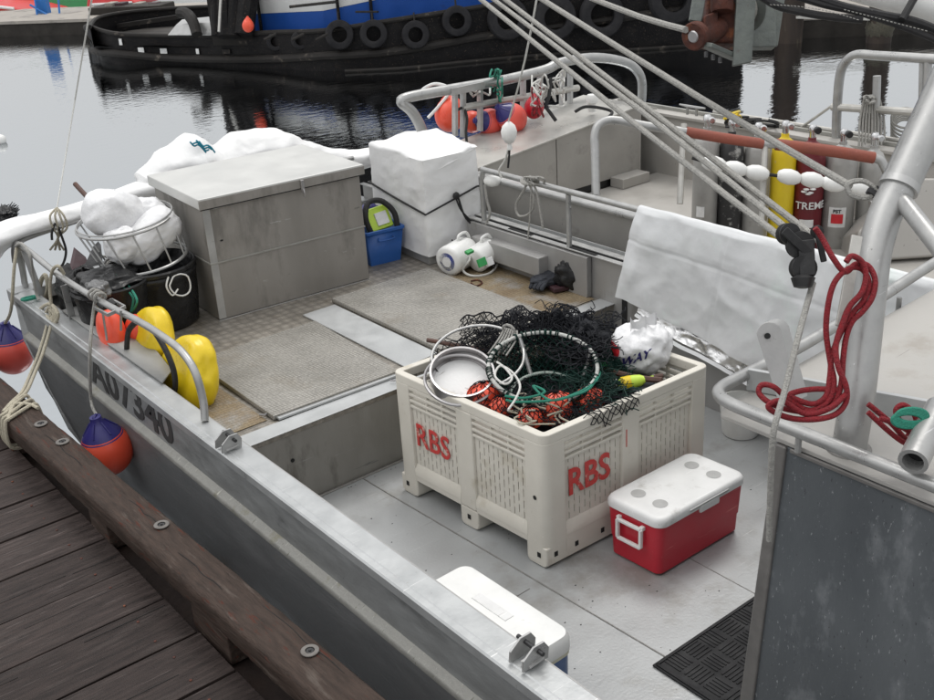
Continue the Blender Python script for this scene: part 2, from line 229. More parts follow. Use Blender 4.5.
# ------------------------------------------------------------------ mesh builder
WL = {}
def spline(pts, n=8, closed=False):
    pts = [Vector(p) for p in pts]; o = []; N = len(pts)
    segs = N if closed else N-1
    for i in range(segs):
        if closed: p0, p1, p2, p3 = pts[(i-1) % N], pts[i], pts[(i+1) % N], pts[(i+2) % N]
        else: p0, p1, p2, p3 = pts[max(i-1, 0)], pts[i], pts[i+1], pts[min(i+2, N-1)]
        for k in range(n):
            t = k/n; t2 = t*t; t3 = t2*t
            o.append(.5*((2*p1)+(-p0+p2)*t+(2*p0-5*p1+4*p2-p3)*t2+(-p0+3*p1-3*p2+p3)*t3))
    if not closed: o.append(pts[-1])
    return o
NR = random.Random(99)
class MB:
    def __init__(s): s.v = []; s.f = []
    def add(s, vs, fs):
        o = len(s.v); s.v += [Vector(v) for v in vs]; s.f += [tuple(i+o for i in f) for f in fs]; return s
    def hexa(s, c8):
        return s.add(c8, [(3, 2, 1, 0), (4, 5, 6, 7), (0, 1, 5, 4), (1, 2, 6, 5), (2, 3, 7, 6), (3, 0, 4, 7)])
    def bx(s, x0, x1, y0, y1, z0, z1):
        return s.hexa([(x0, y0, z0), (x1, y0, z0), (x1, y1, z0), (x0, y1, z0), (x0, y0, z1), (x1, y0, z1), (x1, y1, z1), (x0, y1, z1)])
    def obx(s, c, ax, ay, az, hx, hy, hz):   # oriented box, half sizes
        c = Vector(c); ax = Vector(ax).normalized()*hx; ay = Vector(ay).normalized()*hy; az = Vector(az).normalized()*hz
        return s.hexa([c-ax-ay-az, c+ax-ay-az, c+ax+ay-az, c-ax+ay-az, c-ax-ay+az, c+ax-ay+az, c+ax+ay+az, c-ax+ay+az])
    def bar(s, a, b, w, h, up=(0, 0, 1)):
        a = Vector(a); b = Vector(b); d = (b-a); up = Vector(up); sd = d.cross(up)
        if sd.length < 1e-5: sd = d.cross(Vector((1, 0, 0)))
        u = sd.cross(d); return s.obx((a+b)/2, d, sd, u, d.length/2, w/2, h/2)
    def prism(s, poly, vecn):   # poly: list of 3D points, extruded by vecn
        n = len(poly); P = [Vector(p) for p in poly]; Q = [p+Vector(vecn) for p in P]
        return s.add(P+Q, [tuple(range(n-1, -1, -1)), tuple(range(n, 2*n))]+[(i, (i+1) % n, n+(i+1) % n, n+i) for i in range(n)])
    def tube(s, pts, r, n=10, closed=False, caps=True):
        pts = [Vector(p) for p in pts]; N = len(pts)
        if N < 2: return s
        rs = r if isinstance(r, (list, tuple)) else [r]*N
        t0 = (pts[1]-pts[0]).normalized(); up = Vector((0, 0, 1)) if abs(t0.z) < .9 else Vector((1, 0, 0))
        nx = t0.cross(up).normalized(); o = len(s.v)
        for i, p in enumerate(pts):
            if closed: t = pts[(i+1) % N]-pts[i-1]
            else: t = pts[min(i+1, N-1)]-pts[max(i-1, 0)]
            if t.length < 1e-9: t = t0
            t.normalize(); nx = (nx-t*nx.dot(t))
            if nx.length < 1e-6: nx = t.orthogonal()
            nx.normalize(); ny = t.cross(nx)
            for k in range(n):
                a = 2*math.pi*k/n; s.v.append(p+(nx*math.cos(a)+ny*math.sin(a))*rs[i])
        for i in range(N if closed else N-1):
            j = (i+1) % N
            for k in range(n):
                s.f.append((o+i*n+k, o+i*n+(k+1) % n, o+j*n+(k+1) % n, o+j*n+k))
        if caps and not closed:
            s.f.append(tuple(o+k for k in range(n-1, -1, -1))); s.f.append(tuple(o+(N-1)*n+k for k in range(n)))
        return s
    def lathe(s, prof, c=(0, 0, 0), ax=(0, 0, 1), n=24, caps=True):
        c = Vector(c); ax = Vector(ax).normalized(); e1 = ax.orthogonal().normalized(); e2 = ax.cross(e1); o = len(s.v)
        for r, z in prof:
            for k in range(n):
                a = 2*math.pi*k/n; s.v.append(c+ax*z+(e1*math.cos(a)+e2*math.sin(a))*max(r, 1e-4))
        for i in range(len(prof)-1):
            for k in range(n): s.f.append((o+i*n+k, o+i*n+(k+1) % n, o+(i+1)*n+(k+1) % n, o+(i+1)*n+k))
        if caps:
            s.f.append(tuple(o+k for k in range(n-1, -1, -1))); s.f.append(tuple(o+(len(prof)-1)*n+k for k in range(n)))
        return s
    def ell(s, c, rx, ry, rz, n=20, m=12, fn=None, rot=None):
        c = Vector(c); o = len(s.v)
        for i in range(m+1):
            th = math.pi*i/m
            for k in range(n):
                ph = 2*math.pi*k/n; d = Vector((math.sin(th)*math.cos(ph), math.sin(th)*math.sin(ph), math.cos(th)))
                f = fn(d) if fn else 1; p = Vector((d.x*rx*f, d.y*ry*f, d.z*rz*f))
                if rot: p = rot @ p
                s.v.append(c+p)
        for i in range(m):
            for k in range(n): s.f.append((o+i*n+k, o+(i+1)*n+k, o+(i+1)*n+(k+1) % n, o+i*n+(k+1) % n))
        return s
    def grid(s, fn, nu, nv, closeu=False):
        o = len(s.v)
        for j in range(nv+1):
            for i in range(nu+(0 if closeu else 1)): s.v.append(Vector(fn(i/nu, j/nv)))
        W = nu if closeu else nu+1
        for j in range(nv):
            for i in range(nu):
                i2 = (i+1) % W; s.f.append((o+j*W+i, o+j*W+i2, o+(j+1)*W+i2, o+(j+1)*W+i))
        return s
    def wire(s, a, b, r):
        a = Vector(a); b = Vector(b); d = b-a
        if d.length < 1e-5: return s
        x = d.orthogonal().normalized()*r; y = d.cross(x).normalized()*r; o = len(s.v)
        for p in (a, b):
            for k in range(3):
                an = 2.0944*k; s.v.append(p+x*math.cos(an)+y*math.sin(an))
        s.f += [(o, o+1, o+4, o+3), (o+1, o+2, o+5, o+4), (o+2, o, o+3, o+5)]
        return s
    def net(s, fn, nu, nv, r, closeu=False, jit=.008):
        W = nu
        P = {}
        for j in range(nv+1):
            for i in range(nu+1):
                u = (i+(.5 if j % 2 else 0))/nu; P[i, j] = Vector(fn(u, j/nv))
            if not (closeu and i in (0, nu)): P[i, j] += Vector((NR.uniform(-1, 1), NR.uniform(-1, 1), NR.uniform(-1, 1)))*jit
        for j in range(nv):
            for i in range(nu):
                if j % 2 == 0:
                    s.wire(P[i, j], P[i, j+1], r)
                    if i > 0: s.wire(P[i, j], P[i-1, j+1], r)
                    elif closeu: s.wire(P[i, j], P[nu-1, j+1], r)
                else:
                    s.wire(P[i, j], P[i, j+1], r); s.wire(P[i, j], P[i+1, j+1], r)
        return s
    def build(s, name, m, parent=None, smooth=True, bevel=0, angle=35, solid=0, seg=2, sub=0):
        xs = [v.x for v in s.v]; ys = [v.y for v in s.v]; zs = [v.z for v in s.v]
        o = Vector(((min(xs)+max(xs))/2, (min(ys)+max(ys))/2, min(zs)))
        me = bpy.data.meshes.new(name); me.from_pydata([tuple(v-o) for v in s.v], [], s.f); me.validate()
        if smooth:
            me.shade_smooth(); me.set_sharp_from_angle(angle=math.radians(angle))
        me.materials.append(M[m] if isinstance(m, str) else m)
        ob = bpy.data.objects.new(name, me); COL.objects.link(ob); WL[ob] = o
        if parent: ob.parent = parent; ob.location = o-WL[parent]
        else: ob.location = o
        if solid:
            k = ob.modifiers.new('solid', 'SOLIDIFY'); k.thickness = solid; k.offset = 0
        if bevel:
            k = ob.modifiers.new('bevel', 'BEVEL'); k.width = bevel; k.segments = seg; k.limit_method = 'ANGLE'; k.angle_limit = math.radians(40)
            k.harden_normals = True
        if sub:
            k = ob.modifiers.new('sub', 'SUBSURF'); k.levels = sub; k.render_levels = sub
        return ob
def tag(o, label, cat=None, group=None, kind=None):
    if label: o['label'] = label
    if cat: o['category'] = cat
    if group: o['group'] = group
    if kind: o['kind'] = kind
    return o
def thing(name, label, cat, loc=(0, 0, 0), group=None):
    o = bpy.data.objects.new(name, None); COL.objects.link(o); o.location = loc; o.empty_display_size = .1; WL[o] = Vector(loc)
    return tag(o, label, cat, group)
def text(name, body, size, org, ux, uy, m, parent, sx=1, ext=.0015, bold=0, shear=0):
    c = bpy.data.curves.new(name, 'FONT'); c.body = body; c.size = size; c.extrude = ext; c.offset = bold; c.shear = shear; c.resolution_u = 3
    t = bpy.data.objects.new(name+'_tmp', c); COL.objects.link(t)
    dg = bpy.context.evaluated_depsgraph_get(); me = bpy.data.meshes.new_from_object(t.evaluated_get(dg))
    COL.objects.unlink(t); bpy.data.objects.remove(t)
    ux = Vector(ux).normalized(); uy = Vector(uy).normalized(); un = ux.cross(uy).normalized(); org = Vector(org)
    for v in me.vertices: v.co = ux*v.co.x*sx+uy*v.co.y+un*v.co.z
    me.materials.clear(); me.materials.append(M[m]); o = bpy.data.objects.new(name, me); COL.objects.link(o)
    if parent: o.parent = parent; o.location = org-WL[parent]
    else: o.location = org
    WL[o] = org
    return o
def nz(p, s=1., seed=0): return noise.noise(Vector(p)*s+Vector((seed*7.3, seed*3.1, seed*1.7)))
def crease(p, s, seed=0):
    return .42-(abs(nz(p, s, seed))*1.1+abs(nz(p, s*2.1, seed+1))*.45+abs(nz(p, s*4.5, seed+2))*.15)
def crinkle(p, s, seed=0):
    return (abs(nz(p, s, seed))*1.0+abs(nz(p, s*2.3, seed+1))*.5+abs(nz(p, s*5, seed+2))*.2)-.35

# ------------------------------------------------------------------ SETTING: water, dock
def structure(o): o['kind'] = 'structure'; return o
WZ = -.45
structure(MB().add([(-300, -300, WZ), (600, -300, WZ), (600, 600, WZ), (-300, 600, WZ)], [(0, 1, 2, 3)]).build('water', 'water', smooth=False))

DZ = .27
dock = bpy.data.objects.new('dock', None); COL.objects.link(dock); dock.location = (-1, 3, DZ); WL[dock] = Vector((-1, 3, DZ)); structure(dock)
y_a = G(137, 565, DZ).y; y_b = G(167, 595, DZ).y; pitch_p = (G(0, 545.7, DZ).y-G(0, 675.8, DZ).y)/3
k0 = y_a
base_pl = None
for i in range(-16, 26):
    ya = k0+i*pitch_p
    if ya < -3 or ya > 11.5: continue
    xe = 1.362-.012*(ya-3)+random.uniform(-.006, .006); x0 = -3.2
    mb = MB(); nseg = 10; tw = random.uniform(-.003, .003)
    def fn(u, v):
        ring = [(0, -.5), (0, .5), (-.045, .5), (-.045, -.5)]
        return None
    za = DZ+random.uniform(-.004, .004)
    g = .006
    edge = [nz((j*.8, i*3.3, 0), 1)*.004 for j in range(nseg+1)]
    for j in range(nseg+1):
        x = x0+(xe-x0)*j/nseg; e = edge[j]
        mb.v += [vec(x, ya+g+e, za-.05), vec(x, ya+g+e, za+tw), vec(x, ya+pitch_p-g+e*.6, za-tw), vec(x, ya+pitch_p-g+e*.6, za-.05)]
    for j in range(nseg):
        o = j*4
        for a in range(4): mb.f.append((o+a, o+4+a, o+4+(a+1) % 4, o+(a+1) % 4))
    mb.f += [(0, 1, 2, 3), (nseg*4+3, nseg*4+2, nseg*4+1, nseg*4)]
    mb.build('plank', 'plank', dock, bevel=.004, seg=2)
    for q in range(random.choice((1, 2, 3))):
        xs_ = xe-random.uniform(.0, 1.6); yy_ = ya+random.uniform(.05, pitch_p-.05)
        MB().bar((xs_-random.uniform(.15, .5), yy_, za+.0012), (xs_, yy_+random.uniform(-.01, .01), za+.0012), random.uniform(.0015, .003), .001).build('crack', 'hole', dock, smooth=False)
    for dy in (.07, .25):
        MB().lathe([(.0065, -.002), (.0065, .002), (.004, .003)], (xe-.16+random.uniform(-.01, .01), ya+dy, za+.001), n=8).build('nail', 'rust', dock)
MB().bx(-3.2, 1.45, -3, 11.5, -.25, DZ-.056).build('joist_mass', 'beam_dark', dock, smooth=False)
MB().prism([(1.30, -3, -.35), (1.72, -3, -.35), (1.30, 11.5, -.35)][:1]+[(1.70, -3, -.35), (1.24, 11.5, -.35), (1.1, 11.5, -.35)], (0, 0, .35+DZ-.052)).build('edge_joist', 'beam_dark', dock, smooth=False)

# bull rail beam
rail = thing('dock_beam', 'long weathered brown timber beam bolted along the edge of the wooden dock', 'timber beam', (1.47, 4, .36))
BX0, BX1, BZ0, BZ1 = 1.400, 1.597, .375, .50
def bsh(y): return -.034*(y-2.7)
mb = MB(); N = 520
def prof(y):
    w1 = nz((y*3, 1, 0), 1)*.007+nz((y*14, 9, 0), 1)*.006+abs(nz((y*30, 4, 0), 1))*.006; w2 = nz((y*2.5, 5, 0), 1)*.005+nz((y*11, 3, 0), 1)*.004
    w3 = nz((y*1.3, 8, 0), 1)*.008
    ch = .012+.02*max(0, nz((y*3, 2, 7), 1))+.035*max(0, nz((y*11, 2, 3), 1)-.1)+.02*max(0, nz((y*31, 5, 3), 1))
    return [(BX0+.012+w1, BZ0), (BX0+w1, BZ0+.02), (BX0+w1*.4+.002, BZ1-.045), (BX0+w1*.7+.003, BZ1-ch), (BX0+ch+w1*.6, BZ1-.002), (BX0+.12, BZ1+w3*.3), (BX1-.012+w2, BZ1), (BX1+w2, BZ1-.014), (BX1+w2, BZ0)]
for j in range(N+1):
    y = -2+13.4*j/N
    for x, z in prof(y): mb.v.append(vec(x+bsh(y), y, z))
K = 9
for j in range(N):
    for a in range(K): mb.f.append((j*K+a, j*K+(a+1) % K, (j+1)*K+(a+1) % K, (j+1)*K+a))
mb.f.append(tuple(range(K))); mb.f.append(tuple(N*K+a for a in range(K-1, -1, -1)))
mb.build('beam', 'beam', rail, angle=50)
for y_c, x_c, l_ in ((1.6, 1.49, .5), (2.4, 1.45, .35), (2.9, 1.53, .6), (3.7, 1.46, .4), (4.4, 1.50, .3), (5.2, 1.47, .5)):
    MB().tube(spline([(x_c+.03+bsh(y_c+l_*k/5)+.006*math.sin(k*2.3), y_c+l_*k/5, BZ1+.0005) for k in range(6)], 3), [.0005]+[.002]*14+[.0005], 4).build('split', 'hole', rail, smooth=False)
for y0, y1 in ((-1.2, .2), (1.0, 1.9), (2.55, 3.05), (3.55, 3.9), (4.75, 5.0), (6.1, 6.35), (7.4, 7.7), (9, 9.4)):
    MB().bx(BX0+.014+bsh((y0+y1)/2), BX1-.02+bsh((y0+y1)/2), y0, y1, DZ-.04, BZ0+.004).build('spacer_block', 'beam', rail, bevel=.006)
for px, py in ((41, 424), (62.6, 442), (161.6, 525), (310, 651)):
    p = G(px, py, BZ1+.004)
    wsh = MB().lathe([(.020, .0), (.036, 0), (.037, .004), (.035, .006), (.019, .006)], p, n=24, caps=False).build('washer', 'washer', rail)
    MB().lathe([(.017, -.004), (.017, .004), (.006, .004), (.006, .008)], p, n=6).build('bolt_head', 'dark_steel', wsh)

# ------------------------------------------------------------------ NEAR BOAT
boat = thing('fishing_boat', 'bare aluminium workboat with open well deck moored beside the wooden dock', 'boat', (3.4, 3.5, -.4))
def yend(z):
    pts = [(-.7, 6.2), (-.45, 6.6), (-.19, 7.11), (.05, 7.55), (.4, 7.78), (.7, 7.85)]
    for (a, b), (c, d) in zip(pts, pts[1:]):
        if z <= c: return b+(d-b)*max(0, (z-a))/(c-a)
    return 7.85
def sweep(mb, prof, y0, ny=24):
    K = len(prof)
    o = len(mb.v)
    for j in range(ny+1):
        for x, z in prof:
            y = y0+(yend(z)-y0)*j/ny; mb.v.append(vec(x, y, z))
    for j in range(ny):
        for a in range(K-1): mb.f.append((o+j*K+a, o+j*K+a+1, o+(j+1)*K+a+1, o+(j+1)*K+a))
    return mb
Y0 = -2.5
mb = MB(); sweep(mb, [(1.944, .60), (1.946, .355)], Y0); mb.build('side_panel', 'hull', boat)
mb = MB(); sweep(mb, [(1.950, .362), (1.945, .352), (1.912, .335), (1.905, .325), (1.906, .305)], Y0); mb.build('rub_ledge', 'ledge', boat, angle=50)
mb = MB(); sweep(mb, [(1.907, .306), (1.905, .0), (1.93, -.3), (2.05, -.7)], Y0); mb.build('lower_hull', 'hull_shaded', boat)
mb = MB(); sweep(mb, [(2.045, .60), (2.045, .645), (2.038, .652), (1.945, .652), (1.940, .648), (1.912, .648), (1.905, .640), (1.905, .600), (1.946, .596)], Y0); mb.build('gunwale_cap', 'alu_light', boat, angle=25)
MB().bx(2.042, 2.05, Y0, 7.8, -.1, .645).build('port_coaming', 'wall', boat, smooth=False)
# bow end plate
MB().add([(1.93, yend(.6), .6), (4.99, yend(.6), .6), (4.99, yend(.3), .3), (1.9, yend(.3), .3), (1.9, yend(-.19), -.19), (4.99, yend(-.19), -.19), (2.05, yend(-.7), -.7), (4.9, yend(-.7), -.7)],
         [(0, 1, 2, 3), (3, 2, 5, 4), (4, 5, 7, 6)]).build('bow_plate', 'hull', boat, solid=.02)
MB().bx(1.9, 4.99, 7.72, 7.865, .56, .657).build('bow_cap', 'alu_light', boat, bevel=.008)
# wide cap shelf
a = G(80, 334, .665); b_ = G(154, 378, .665)
MB().add([(2.03, a.y+.5, .665), (2.03, b_.y-.1, .665), (b_.x+.12, b_.y+.02, .665), (2.20, b_.y+.35, .665), (2.14, a.y+.5, .665)]*1, [(0, 1, 2, 3, 4)]).build('cap_shelf', 'shelf', boat, solid=.012)
# well deck
MB().bx(2.045, 4.97, Y0, 4.80, -.06, 0).build('well_deck', 'alu_floor', boat, smooth=False)
for pts in ([G(362, 477, .001), G(380, 488.6, .001), G(520, 571, .001), G(664, 656, .001), G(720, 690, .001)],):
    MB().tube(spline(pts, 6), .0045, 6).build('weld_seam', 'weld', boat)
MB().tube([(2.06, 3.3, .0), (2.85, 3.32, .0)], .003, 6).build('weld_seam', 'weld', boat)
MB().tube([(3.6, 3.9, .0), (3.62, -1, .0)], .003, 6).build('weld_seam', 'weld', boat)
MB().tube([(2.06, 4.785, .004), (4.9, 4.785, .004)], .008, 6).build('weld_seam', 'weld', boat)
# step & bow deck
SY, BD = 4.797, .475
MB().bx(2.05, 4.97, SY, SY+.02, 0, BD-.006).build('step_plate', 'step', boat, smooth=False)
MB().bx(2.05, 4.97, SY-.006, 7.75, BD-.03, BD).build('bow_deck', 'alu_deck', boat, bevel=.006)
MB().bx(2.05, 4.97, SY-.010, SY+.13, BD+.001, BD+.005).build('deck_lip', 'alu_plate', boat, bevel=.002)
MB().lathe([(.012, 0), (.012, .004)], (2.42, SY-.004, .29), (0, 1, 0), n=10).build('drain_hole', 'hole', boat)
def hatch(name, corners, z0, z1, m, bev=.006):
    mb = MB(); mb.prism([(x, y, z0) for x, y in corners], (0, 0, z1-z0)); return mb.build(name, m, boat, bevel=bev)
h1 = hatch('hatch_lid', [(2.42, 4.955), (3.27, 4.935), (3.34, 6.0), (2.44, 6.0)], BD+.004, BD+.034, 'alu_hatch')
hatch('cover_plate', [(3.355, 4.99), (3.62, 5.01), (3.62, 6.20), (3.36, 6.20)], BD+.002, BD+.012, 'alu_plate', .003)
h2 = hatch('hatch_lid', [(3.635, 5.0), (4.50, 4.95), (4.50, 6.27), (3.64, 6.27)], BD+.004, BD+.034, 'alu_hatch')
hatch('edge_flange', [(2.44, 4.93), (3.27, 4.91), (3.27, 4.935), (2.44, 4.955)], BD+.008, BD+.022, 'alu_light', .002)
hatch('tread_strip', [(4.52, 4.95), (4.94, 4.95), (4.94, 6.15), (4.52, 6.15)], BD+.002, BD+.006, 'rust_tread', .001)
hatch('tread_strip', [(2.08, 4.99), (2.395, 4.99), (2.40, 6.3), (2.08, 6.3)], BD+.002, BD+.006, 'rust_tread', .001)
for px, py in ((262, 413), (392, 379), (441, 352)):
    p = G(px, py, BD+.02); MB().tube([p+vec(-.02, -.01, 0), p+vec(.0, -.04, .004), p+vec(.03, -.02, 0)], .006, 6).build('hatch_ring', 'steel', boat)
rl_ = random.Random(55); mb = MB()
for i in range(110):
    x_, y_ = rl_.gauss(3.1, .8), rl_.gauss(3.3, 1); x_ = min(max(x_, 2.1), 4.9); y_ = min(y_, 4.75); r_ = rl_.uniform(.001, .0038)
    mb.ell((x_, y_, .001), r_*rl_.uniform(.8, 2), r_, .0015, 7, 4)
tag(mb.build('deck_specks', 'rubber'), 'small dark specks of debris scattered over the well deck', 'debris', kind='stuff')
# starboard wall
SX = 4.97
WT = .79
MB().bx(SX, SX+.02, Y0, 7.8, -.1, WT-.012).build('starboard_wall', 'wall', boat, smooth=False)
MB().bx(SX-.05, SX-.005, 5.0, 6.3, BD+.004, WT-.02).build('wall_stiffener', 'wall', boat, bevel=.004)
MB().bx(SX-.14, SX-.003, 5.39, 6.14, .555, .70).build('wall_shelf', 'wall', boat, bevel=.008)
MB().bx(SX-.006, SX-.002, 4.67, 4.715, .05, .72).build('wall_slot', 'hole', boat, smooth=False)
MB().bx(SX-.02, SX-.002, 2.6, 4.62, .0, .74).build('wall_doubler', 'wall', boat, bevel=.003)
mb = MB(); mb.bx(SX-.03, SX+.015, Y0, 7.8, WT-.01, WT); mb.bx(SX+.055, SX+.12, Y0, 7.8, WT-.01, WT); mb.build('starboard_cap', 'alu', boat, bevel=.003)
MB().bx(SX+.015, SX+.055, Y0, 7.8, WT-.05, WT-.04).build('cap_channel', 'dark_steel', boat, smooth=False)
MB().bx(SX+.12, SX+.13, Y0, 7.8, -.5, WT+.02).build('starboard_hull', 'hull', boat, smooth=False)
for ya, yb in ((5.85, 5.6), (5.2, 4.95)):
    MB().bx(SX-.02, SX+.01, yb, ya, WT+.001, WT+.004).build('cap_slot', 'hole', boat, smooth=False)
# starboard rails
RT = 1.185
MB().tube(spline([(SX, 6.14, .5), (SX, 6.15, 1.0), (SX, 6.14, RT-.04), (SX, 6.10, RT-.003), (SX, 6.0, RT), (SX, 4.5, RT), (SX, 2, RT), (SX, .9, RT)], 6), .021, 12).build('top_rail', 'tube', boat)
MB().tube(spline([(SX+.02, 6.14, 1.06), (SX+.07, 6.02, 1.09), (SX+.08, 5.9, 1.09), (SX+.08, 4, 1.09), (SX+.08, .9, 1.09)], 5), .019, 12).build('lower_rail', 'tube', boat)
for y in (5.22, 4.25, 3.2, 2.1):
    MB().tube([(SX, y, WT), (SX, y, RT-.02)], .019, 12).build('rail_post', 'tube', boat)
# port bow rail
RX = 2.02
pr_ = [GX(x, y, RX) for x, y in ((15, 262), (14, 250), (17, 244), (30, 252), (60, 276), (100, 301), (140, 322), (165, 338), (182, 352), (195, 372), (203, 400), (212, 440))]
pr_[-1].z = .66; pr_[-1].x = 2.0
MB().tube(spline(pr_, 5), .021, 12).build('port_rail', 'tube', boat)
for (xa, ya, xb, yb) in ((64, 285, 80, 352), (24, 250, 41, 296), (19, 247, 28, 297)):
    a = GX(xa, ya, RX); b_ = GX(xb, yb, RX+.02); b_.z = .655
    MB().bar(a, b_, .012, .045, (1, 0, 0)).build('rail_post', 'tube', boat, bevel=.003)
a = GX(17, 246, RX); MB().tube([a, vec(RX, a.y+.02, .66)], .02, 10).build('rail_post', 'tube', boat)
MB().tube(spline([a, (2.2, 7.85, 1.0), (3.2, 7.88, 1.05), (4.9, 7.8, 1.02)], 5), .02, 10).build('bow_rail', 'tube', boat)
for x in (3.0, 4.2): MB().tube([(x, 7.87, .65), (x, 7.87, 1.03)], .02, 10).build('rail_post', 'tube', boat)
# hinge brackets
def bracket(px, py, s=1.0):
    p = G(px, py, .66); br = None
    for i, dy in enumerate((-.035, .035)):
        pl = [(p.x-.05*s, p.y+dy, .655), (p.x+.06*s, p.y+dy, .655), (p.x+.065*s, p.y+dy, .70), (p.x+.045*s, p.y+dy, .735), (p.x-.0*s, p.y+dy, .735), (p.x-.045*s, p.y+dy, .70)]
        k = MB().prism(pl, (0, .009, 0))
        if br is None: br = k.build('hinge_bracket', 'tube', boat, bevel=.002)
        else: k.build('cheek_plate', 'tube', br, bevel=.002)
    MB().tube([(p.x+.02, p.y-.06, .71), (p.x+.02, p.y+.075, .712)], .009, 8).build('hinge_pin', 'dark_steel', br)
    MB().bar((p.x-.03, p.y-.02, .668), (p.x+.04, p.y-.02, .675), .05, .006).build('base_plate', 'alu', br)
bracket(228, 447); bracket(528, 660, 1.1)
# small bits on the cap
MB().bx(1.895, 1.90, 6.0, 6.03, .52, .53).build('hull_slot', 'hole', boat, smooth=False)
# registration number
ya, yb = GX(93, 372, 1.936).y, GX(175, 455, 1.936).y
text('registration_number', 'A07340', .285, (1.9425, ya+.06, .385), (0, -1, 0), (0, 0, 1), 'hull_num', boat, sx=(ya-yb)/.95*1.12, bold=.006, ext=.001)

# ------------------------------------------------------------------ cabin (part of the boat)
CX, CY, CZ = 2.90, 2.03, 1.34
MB().hexa([(CX, CY+.06, 0), (CX+1.9, CY+.06, 0), (CX+1.9, Y0, 0), (CX, Y0, 0), (CX, CY-.04, CZ-.02), (CX+1.9, CY-.04, CZ-.02), (CX+1.9, Y0, CZ-.02), (CX, Y0, CZ-.02)]).build('cabin_body', 'panel', boat, bevel=.01)
MB().hexa([(CX-.012, CY+.065, 0), (CX+.03, CY+.075, 0), (CX+.03, CY+.005, 0), (CX-.012, CY-.0, 0), (CX-.012, CY-.03, CZ-.02), (CX+.03, CY-.02, CZ-.02), (CX+.03, CY-.075, CZ-.02), (CX-.012, CY-.075, CZ-.02)]).build('corner_trim', 'panel_edge', boat, bevel=.008)
MB().bar((CX-.005, CY-.09, CZ-.026), (CX-.005, Y0, CZ-.026), .012, .016).build('top_trim', 'panel_edge', boat, bevel=.004)
MB().prism([(CX+.0, CY+.22, CZ-.018), (CX+.06, CY+.26, CZ-.018), (CX+2.0, CY+.26, CZ+.05), (CX+2.0, Y0, CZ+.05), (CX, Y0, CZ-.018)], (0, 0, .018)).build('cabin_roof', 'roof', boat, bevel=.004)
zp = 1.41
pts = [(CX-.02, Y0, zp), (CX-.02, .5, zp), (CX-.02, 1.5, zp), (CX-.02, 2.05, zp), (CX-.015, 2.20, zp), (CX+.01, 2.27, zp), (CX+.07, 2.305, zp), (CX+.2, 2.31, zp), (3.47, 2.31, zp+.005), (4.0, 2.32, 1.45), (4.6, 2.34, 1.49), (5.0, 2.3, 1.5)]
MB().tube(spline(pts, 6), .024, 14).build('roof_rail', 'tube', boat)
for p in ((CX-.02, 1.0), (CX-.02, 1.9), (3.3, 2.31), (4.2, 2.32)):
    MB().tube([(p[0], p[1], CZ-.01), (p[0], p[1], zp)], .012, 8).build('rail_standoff', 'tube', boat)
# coaming band on roof
a = G(748, 368, 1.44); a2 = G(797.7, 376, 1.44); b_ = G(945, 403, 1.44)
MB().bar((a.x, a.y, 1.395), (b_.x, b_.y, 1.395), .02, .09).build('roof_coaming', 'alu_light', boat, bevel=.004)
# lug
def plate_px(name, pts, t, th, m, parent, bevel=.003, hole=None):
    P = [D(x, y, t) for x, y in pts]; off = (RR*.75+vec(FW.x, FW.y, 0).normalized()*.6).normalized()*th
    return MB().prism(P, off).build(name, m, parent, bevel=bevel)
import math as _m
arc = [(770+13*_m.cos(a)-1, 334+12*_m.sin(a)) for a in [_m.pi*(1+i/8) for i in range(9)]]
lug = plate_px('mounting_lug', [(778, 402)]+arc+[(800, 400)], 3.88, .05, 'alu', boat)
for o in (lug,): o.data.flip_normals() if False else None
MB().lathe([(.011, 0), (.011, .004)], D(767.5, 336, 3.876), -ray(768, 336), n=14).build('lug_hole', 'hole', boat)
# mast
mb0 = D(850, 436, 3.72); d = ray(893, 190); hp = (mb0-CP); tt = (hp.x*d.x+hp.y*d.y)/(d.x**2+d.y**2); mt0 = CP+d*(tt*.995)
d2 = ray(890, 180); d3 = ray(947, 60)
ax = (mt0-mb0).normalized(); mid = mt0
mb0.z = CZ
mpath = spline([mb0, D(857, 400, 3.70), D(863, 350, 3.70), D(869, 294, 3.71), D(875, 250, 3.73), D(887, 210, 3.75), D(900, 186, 3.77)], 6)
MB().tube(mpath, .058, 24).build('mast', 'tube', boat, angle=60)
mt1 = D(899, 187, 3.77)
# upper section leans further
u1 = D(958, 60, 3.85)
MB().tube([mt1, mt1+(u1-mt1)*.5, u1+(u1-mt1)*.6], .067, 24).build('mast_sleeve', 'tube', boat)
MB().tube([mt1-(u1-mt1)*.02, mt1+(u1-mt1)*.03], .070, 24).build('sleeve_collar', 'alu', boat)
MB().lathe([(.078, 0), (.075, .006), (.06, .012)], mb0, n=24).build('mast_weld', 'weld', boat)
MB().tube([D(900, 198, 3.74), D(955, 268, 3.4)], .030, 16).build('mast_brace', 'tube', boat)
# flat cleat bar
MB().bar(D(841, 327, 3.55), D(857, 236, 3.6), .038, .012, FW).build('cleat_bar', 'tube_warm', boat, bevel=.003)
# open pipe end
a = D(913, 462, 3.35); b_ = D(934, 420, 3.5)
MB().lathe([(.033, 0), (.046, 0), (.046, .3), (.033, .3), (.033, 0)], a, b_-a, n=24, caps=False).build('open_pipe', 'tube', boat)
MB().lathe([(.033, .05), (.033, .06)], a, b_-a, n=24).build('pipe_bore', 'hole', boat)

